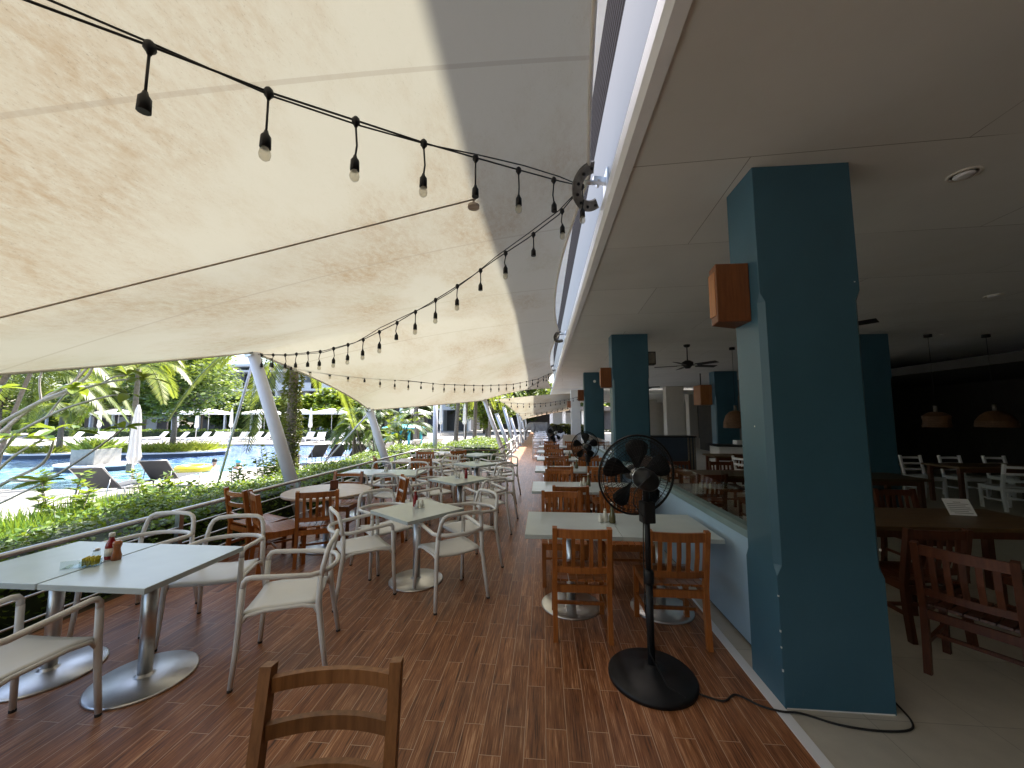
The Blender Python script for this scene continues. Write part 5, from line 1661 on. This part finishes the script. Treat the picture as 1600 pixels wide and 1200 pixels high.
# slender young plants behind the hedge
for i, (x, y, h, lb) in enumerate(((-6.3, 4.55, 1.05, 'young shrub with reddish lower stem left of the near lounger'), (-6.15, 5.4, 1.0, 'young yellow green shrub in front of the second near lounger'), (-6.35, 5.75, .95, 'thin young shrub right of the second near lounger'), (-6.3, 6.6, .85, 'young shrub below the yellow ring'), (-6.4, 7.3, 1.0, 'leafy shrub left of the tallest mast'), (-6.2, 7.9, 1.15, 'bushy shrub behind the foot of the tallest mast'), (-6.5, 3.6, .8, 'thin young shrub under the bare plumeria branches'), (-6.9, 4.9, 1.15, 'taller yellow green shrub just left of the second near lounger'), (-7.0, 6.2, 1.0, 'loose bright shrub between the near loungers and the yellow ring'), (-6.6, 8.6, 1.25, 'big bright shrub between the tallest mast and the vine palm'), (-6.9, 3.95, 1.0, 'bright shrub in front of the first near lounger'))):
    t = thing('young_shrub', lb, 'shrub', (x, y, DZ), 0, 'young shrubs behind the hedge')
    rnd = random.Random(100 + i)
    m = MB(); m2 = MB()
    for s in range(5):
        a = rnd.uniform(0, 6.28); tp = Vector((.22 * math.cos(a), .22 * math.sin(a), h * rnd.uniform(.75, 1.1)))
        m.tube([(0, 0, 0), tp * .5 + Vector((0, 0, .05)), tp], [.012, .009, .005], 5)
        for k in range(60):
            f = rnd.uniform(.40, 1.05); b = rnd.uniform(0, 6.28)
            m2.leaf(tp * f, Vector((math.cos(b), math.sin(b), rnd.uniform(-.3, .6))), Vector((rnd.gauss(0, .4), rnd.gauss(0, .4), 1)), rnd.uniform(.08, .17), .06)
    m.build('stems', 'bark', t); m2.build('leaves', 'leaf_bright', t)

# far clipped hedges across the pool
for i, (x0, x1, y) in enumerate(((-52, -37, 33.6), (-36.5, -24, 34.0), (-23.5, -11.5, 33.6))):
    hedge(x0, x1, y, y + .8, DZ, .45, 2600, .16, ('left', 'middle', 'right')[i] + ' clipped hedge behind the far loungers', 'leaf_hedge')

# ================================================================== HOTEL BEYOND THE POOL
t = thing('hotel_building', 'white hotel block with balconies beyond the pool', 'building', (-46, 58, DZ))
cx, cy = -46, 58
def hb(m, nm, mat):
    o = m.build(nm, mat, t); return o
m = MB(); m.box(-10, 34, 2.2, 12, 0, 10.6); hb(m, 'wall', 'hotel_dark')
for k, z in enumerate((3.3, 6.5, 9.7)):
    m = MB(); m.box(-10.2, 34.2, -.3, 2.2, z, z + .35); hb(m, 'balcony_slab', 'hotel_white')
m = MB(); m.box(-10.6, 34.6, -.8, 12.4, 10.6, 11.0); hb(m, 'roof', 'hotel_white')
for i in range(12):
    x = -10 + i * 4.0
    m = MB(); m.box(x - .22, x + .22, -.2, 2.2, 0, 10.6); hb(m, 'party_wall', 'hotel_white')
    if i < 11:
        for z in (3.65, 6.85):
            m = MB(); m.box(x + .25, x + 2.0, -.25, -.12, z, z + 1.0); b = hb(m, 'balcony_front', 'hotel_white')
            m = MB(); m.box(x + 2.02, x + 3.76, -.22, -.15, z, z + 1.0); hb(m, 'balcony_louver', 'brown_louver')
            m = MB(); m.box(x + .5, x + 3.4, 2.12, 2.19, z + .05, z + 2.3); w_ = hb(m, 'balcony_door', 'navy')
for k in range(2):
    m = MB(); m.box(34.0 * k - 10.2, 34.0 * k - 9.8, -.3, 2.2, 0, 10.6); hb(m, 'end_wall', 'hotel_white')
# pool bar roofs behind the parasols
for i, (x, y, w_, lb) in enumerate(((-55, 41, 12, 'low dark thatched pool pavilion behind the left trees'), (-36.5, 40, 13, 'low dark pool pavilion behind the far parasols'), (-18, 38.6, 9, 'low pavilion with pale blinds left of the areca palms'))):
    t = thing('pool_pavilion', lb, 'pavilion', (x, y + 2, DZ))
    m = MB()
    a = [(-w_ / 2 - .6, -2.4), (w_ / 2 + .6, -2.4), (w_ / 2 + .6, 2.4), (-w_ / 2 - .6, 2.4)]
    v = [m.bm.verts.new((p[0], p[1], 2.5)) for p in a] + [m.bm.verts.new((-w_ / 2 + 1.5, 0, 3.3)), m.bm.verts.new((w_ / 2 - 1.5, 0, 3.3))]
    for f in ((0, 1, 5, 4), (2, 3, 4, 5), (1, 2, 5), (3, 0, 4), (3, 2, 1, 0)):
        m.bm.faces.new([v[q] for q in f])
    m.build('roof', 'hotel_dark', t)
    for k in range(5):
        xx = -w_ / 2 + w_ * k / 4
        m = MB(); m.box(xx - .1, xx + .1, -2.1, -1.9, 0, 2.49); m.build('post', 'hotel_white', t)
    m = MB(); m.box(-w_ / 2, w_ / 2, 1.8, 2.0, 0, 2.49); m.build('rear_wall', 'hotel_dark', t)
    if i != 1:
        for k in range(3):
            m = MB(); m.box(-w_ / 2 + 1 + k * w_ / 3, -w_ / 2 + 2.6 + k * w_ / 3, 1.70, 1.79, .2, 2.2); m.build('blind', 'hotel_white', t)

# turquoise splash slide and seated bathers at centre
t = thing('water_slide', 'low turquoise toddler slide on the deck between areca palms and white post', 'slide', (-9.3, 24.5, DZ), .2)
m = MB(); m.lathe([(1.5, 1.35), (1.45, 1.45), (.2, 1.62)], 24); m.build('roof_disc', 'turquoise', t)
for k in range(4):
    a = k * math.pi / 2 + .4
    m = MB(); m.tube([(1.1 * math.cos(a), 1.1 * math.sin(a), 0), (1.1 * math.cos(a), 1.1 * math.sin(a), 1.36)], .09, 10); m.build('post', 'turquoise', t)
m = MB(); m.strip([(-.6, -.2, 1.1), (-1.2, -.6, .7), (-1.8, -1.0, .25), (-2.2, -1.2, .15)], .5, .05); m.build('chute', 'turquoise', t)
DLn = ['first', 'second', 'third', 'fourth', 'fifth']
for i, (x, y) in enumerate(((-9.2, 20.6), (-8.0, 21.6), (-7.2, 23.6), (-6.4, 25.0), (-8.7, 18.9))):
    place(DL, (x, y, DZ), face(-.8, .5), 'white lounger on the near deck at centre, %s counted from the left' % ['second', 'third', 'fourth', 'fifth', 'first'][i])

# ================================================================== ELEPHANT AND LOBBY
t = thing('elephant_statue', 'dark grey life size elephant calf statue at the far end of the walkway', 'statue', (-.22, 26, 0))
t.scale = (.75, .85, 1.12)
me = bpy.data.meshes.new('body')
V = []; E_ = []; RD = []
def node(p, r, par=None):
    V.append(p); RD.append(r)
    if par is not None: E_.append((par, len(V) - 1))
    return len(V) - 1
b0 = node((.25, 0, .86), .40)
b1 = node((.72, 0, .84), .36, b0); b2 = node((1.02, 0, .78), .22, b1)
f1 = node((-.25, 0, .88), .40, b0); f2 = node((-.62, 0, .92), .33, f1); hd = node((-1.02, 0, 1.02), .27, f2)
t1 = node((-1.26, 0, .82), .14, hd); t2 = node((-1.34, 0, .55), .10, t1); t3 = node((-1.34, 0, .28), .075, t2); t4 = node((-1.42, 0, .12), .06, t3)
for x, par in ((.78, b1), (-.42, f1)):
    for s in (-1, 1):
        l1 = node((x, s * .22, .52), .17, par); l2 = node((x + .02, s * .23, .26), .135, l1); l3 = node((x, s * .23, .03), .14, l2)
tl = node((1.22, 0, .62), .04, b2); tl2 = node((1.26, 0, .34), .03, tl)
me.from_pydata(V, E_, [])
ob = bpy.data.objects.new('body', me); COL.objects.link(ob); ob.parent = t
me.materials.append(M['elephant'])
sk = ob.modifiers.new('skin', 'SKIN')
for i, sv in enumerate(me.skin_vertices[0].data):
    sv.radius = (RD[i], RD[i])
    sv.use_root = (i == 0)
ss = ob.modifiers.new('sub', 'SUBSURF'); ss.levels = 2; ss.render_levels = 2
for s in (-1, 1):
    m = MB()
    pts = [(-.86, s * .26, 1.20), (-.62, s * .36, 1.18), (-.52, s * .42, .95), (-.60, s * .41, .70), (-.78, s * .34, .62), (-.90, s * .28, .82)]
    a = [m.bm.verts.new(p) for p in pts]; b = [m.bm.verts.new((p[0], p[1] + s * .035, p[2])) for p in pts]
    m.bm.faces.new(a); m.bm.faces.new(b[::-1])
    for k in range(6): m.bm.faces.new((a[k], a[(k + 1) % 6], b[(k + 1) % 6], b[k]))
    m.build('ear', 'elephant', t)
    m = MB(); m.tube([(-1.18, s * .13, .82), (-1.38, s * .15, .72), (-1.50, s * .14, .74)], [.035, .028, .012], 8); m.build('tusk', 'label_white', t)
hedge(.6, 4.2, 38, 39, 0, .95, 2600, .14, 'bright yellow green hedge right of the elephant statue', 'leaf_yellow')
t = thing('lobby_pavilion', 'dark open lobby pavilion closing the far end of the walkway', 'building', (1, 50, 0))
m = MB(); m.box(-9, 9, -3, 9, 2.6, 3.1); m.build('roof', 'hotel_dark', t)
m = MB(); m.box(-9, 9, 6, 6.3, 0, 2.59); m.build('rear_wall', 'hotel_dark', t)
for x in (-8, -4, 0, 1.6, 4, 8):
    m = MB(); m.box(x - .2, x + .2, -2.6, -2.2, 0, 2.59); m.build('pillar', 'hotel_white', t)
for x in (.3, 2.0):
    m = MB(); m.box(x, x + 1.3, 1, 1.06, 0, 2.4); m.build('pale_screen', 'hotel_white', t)
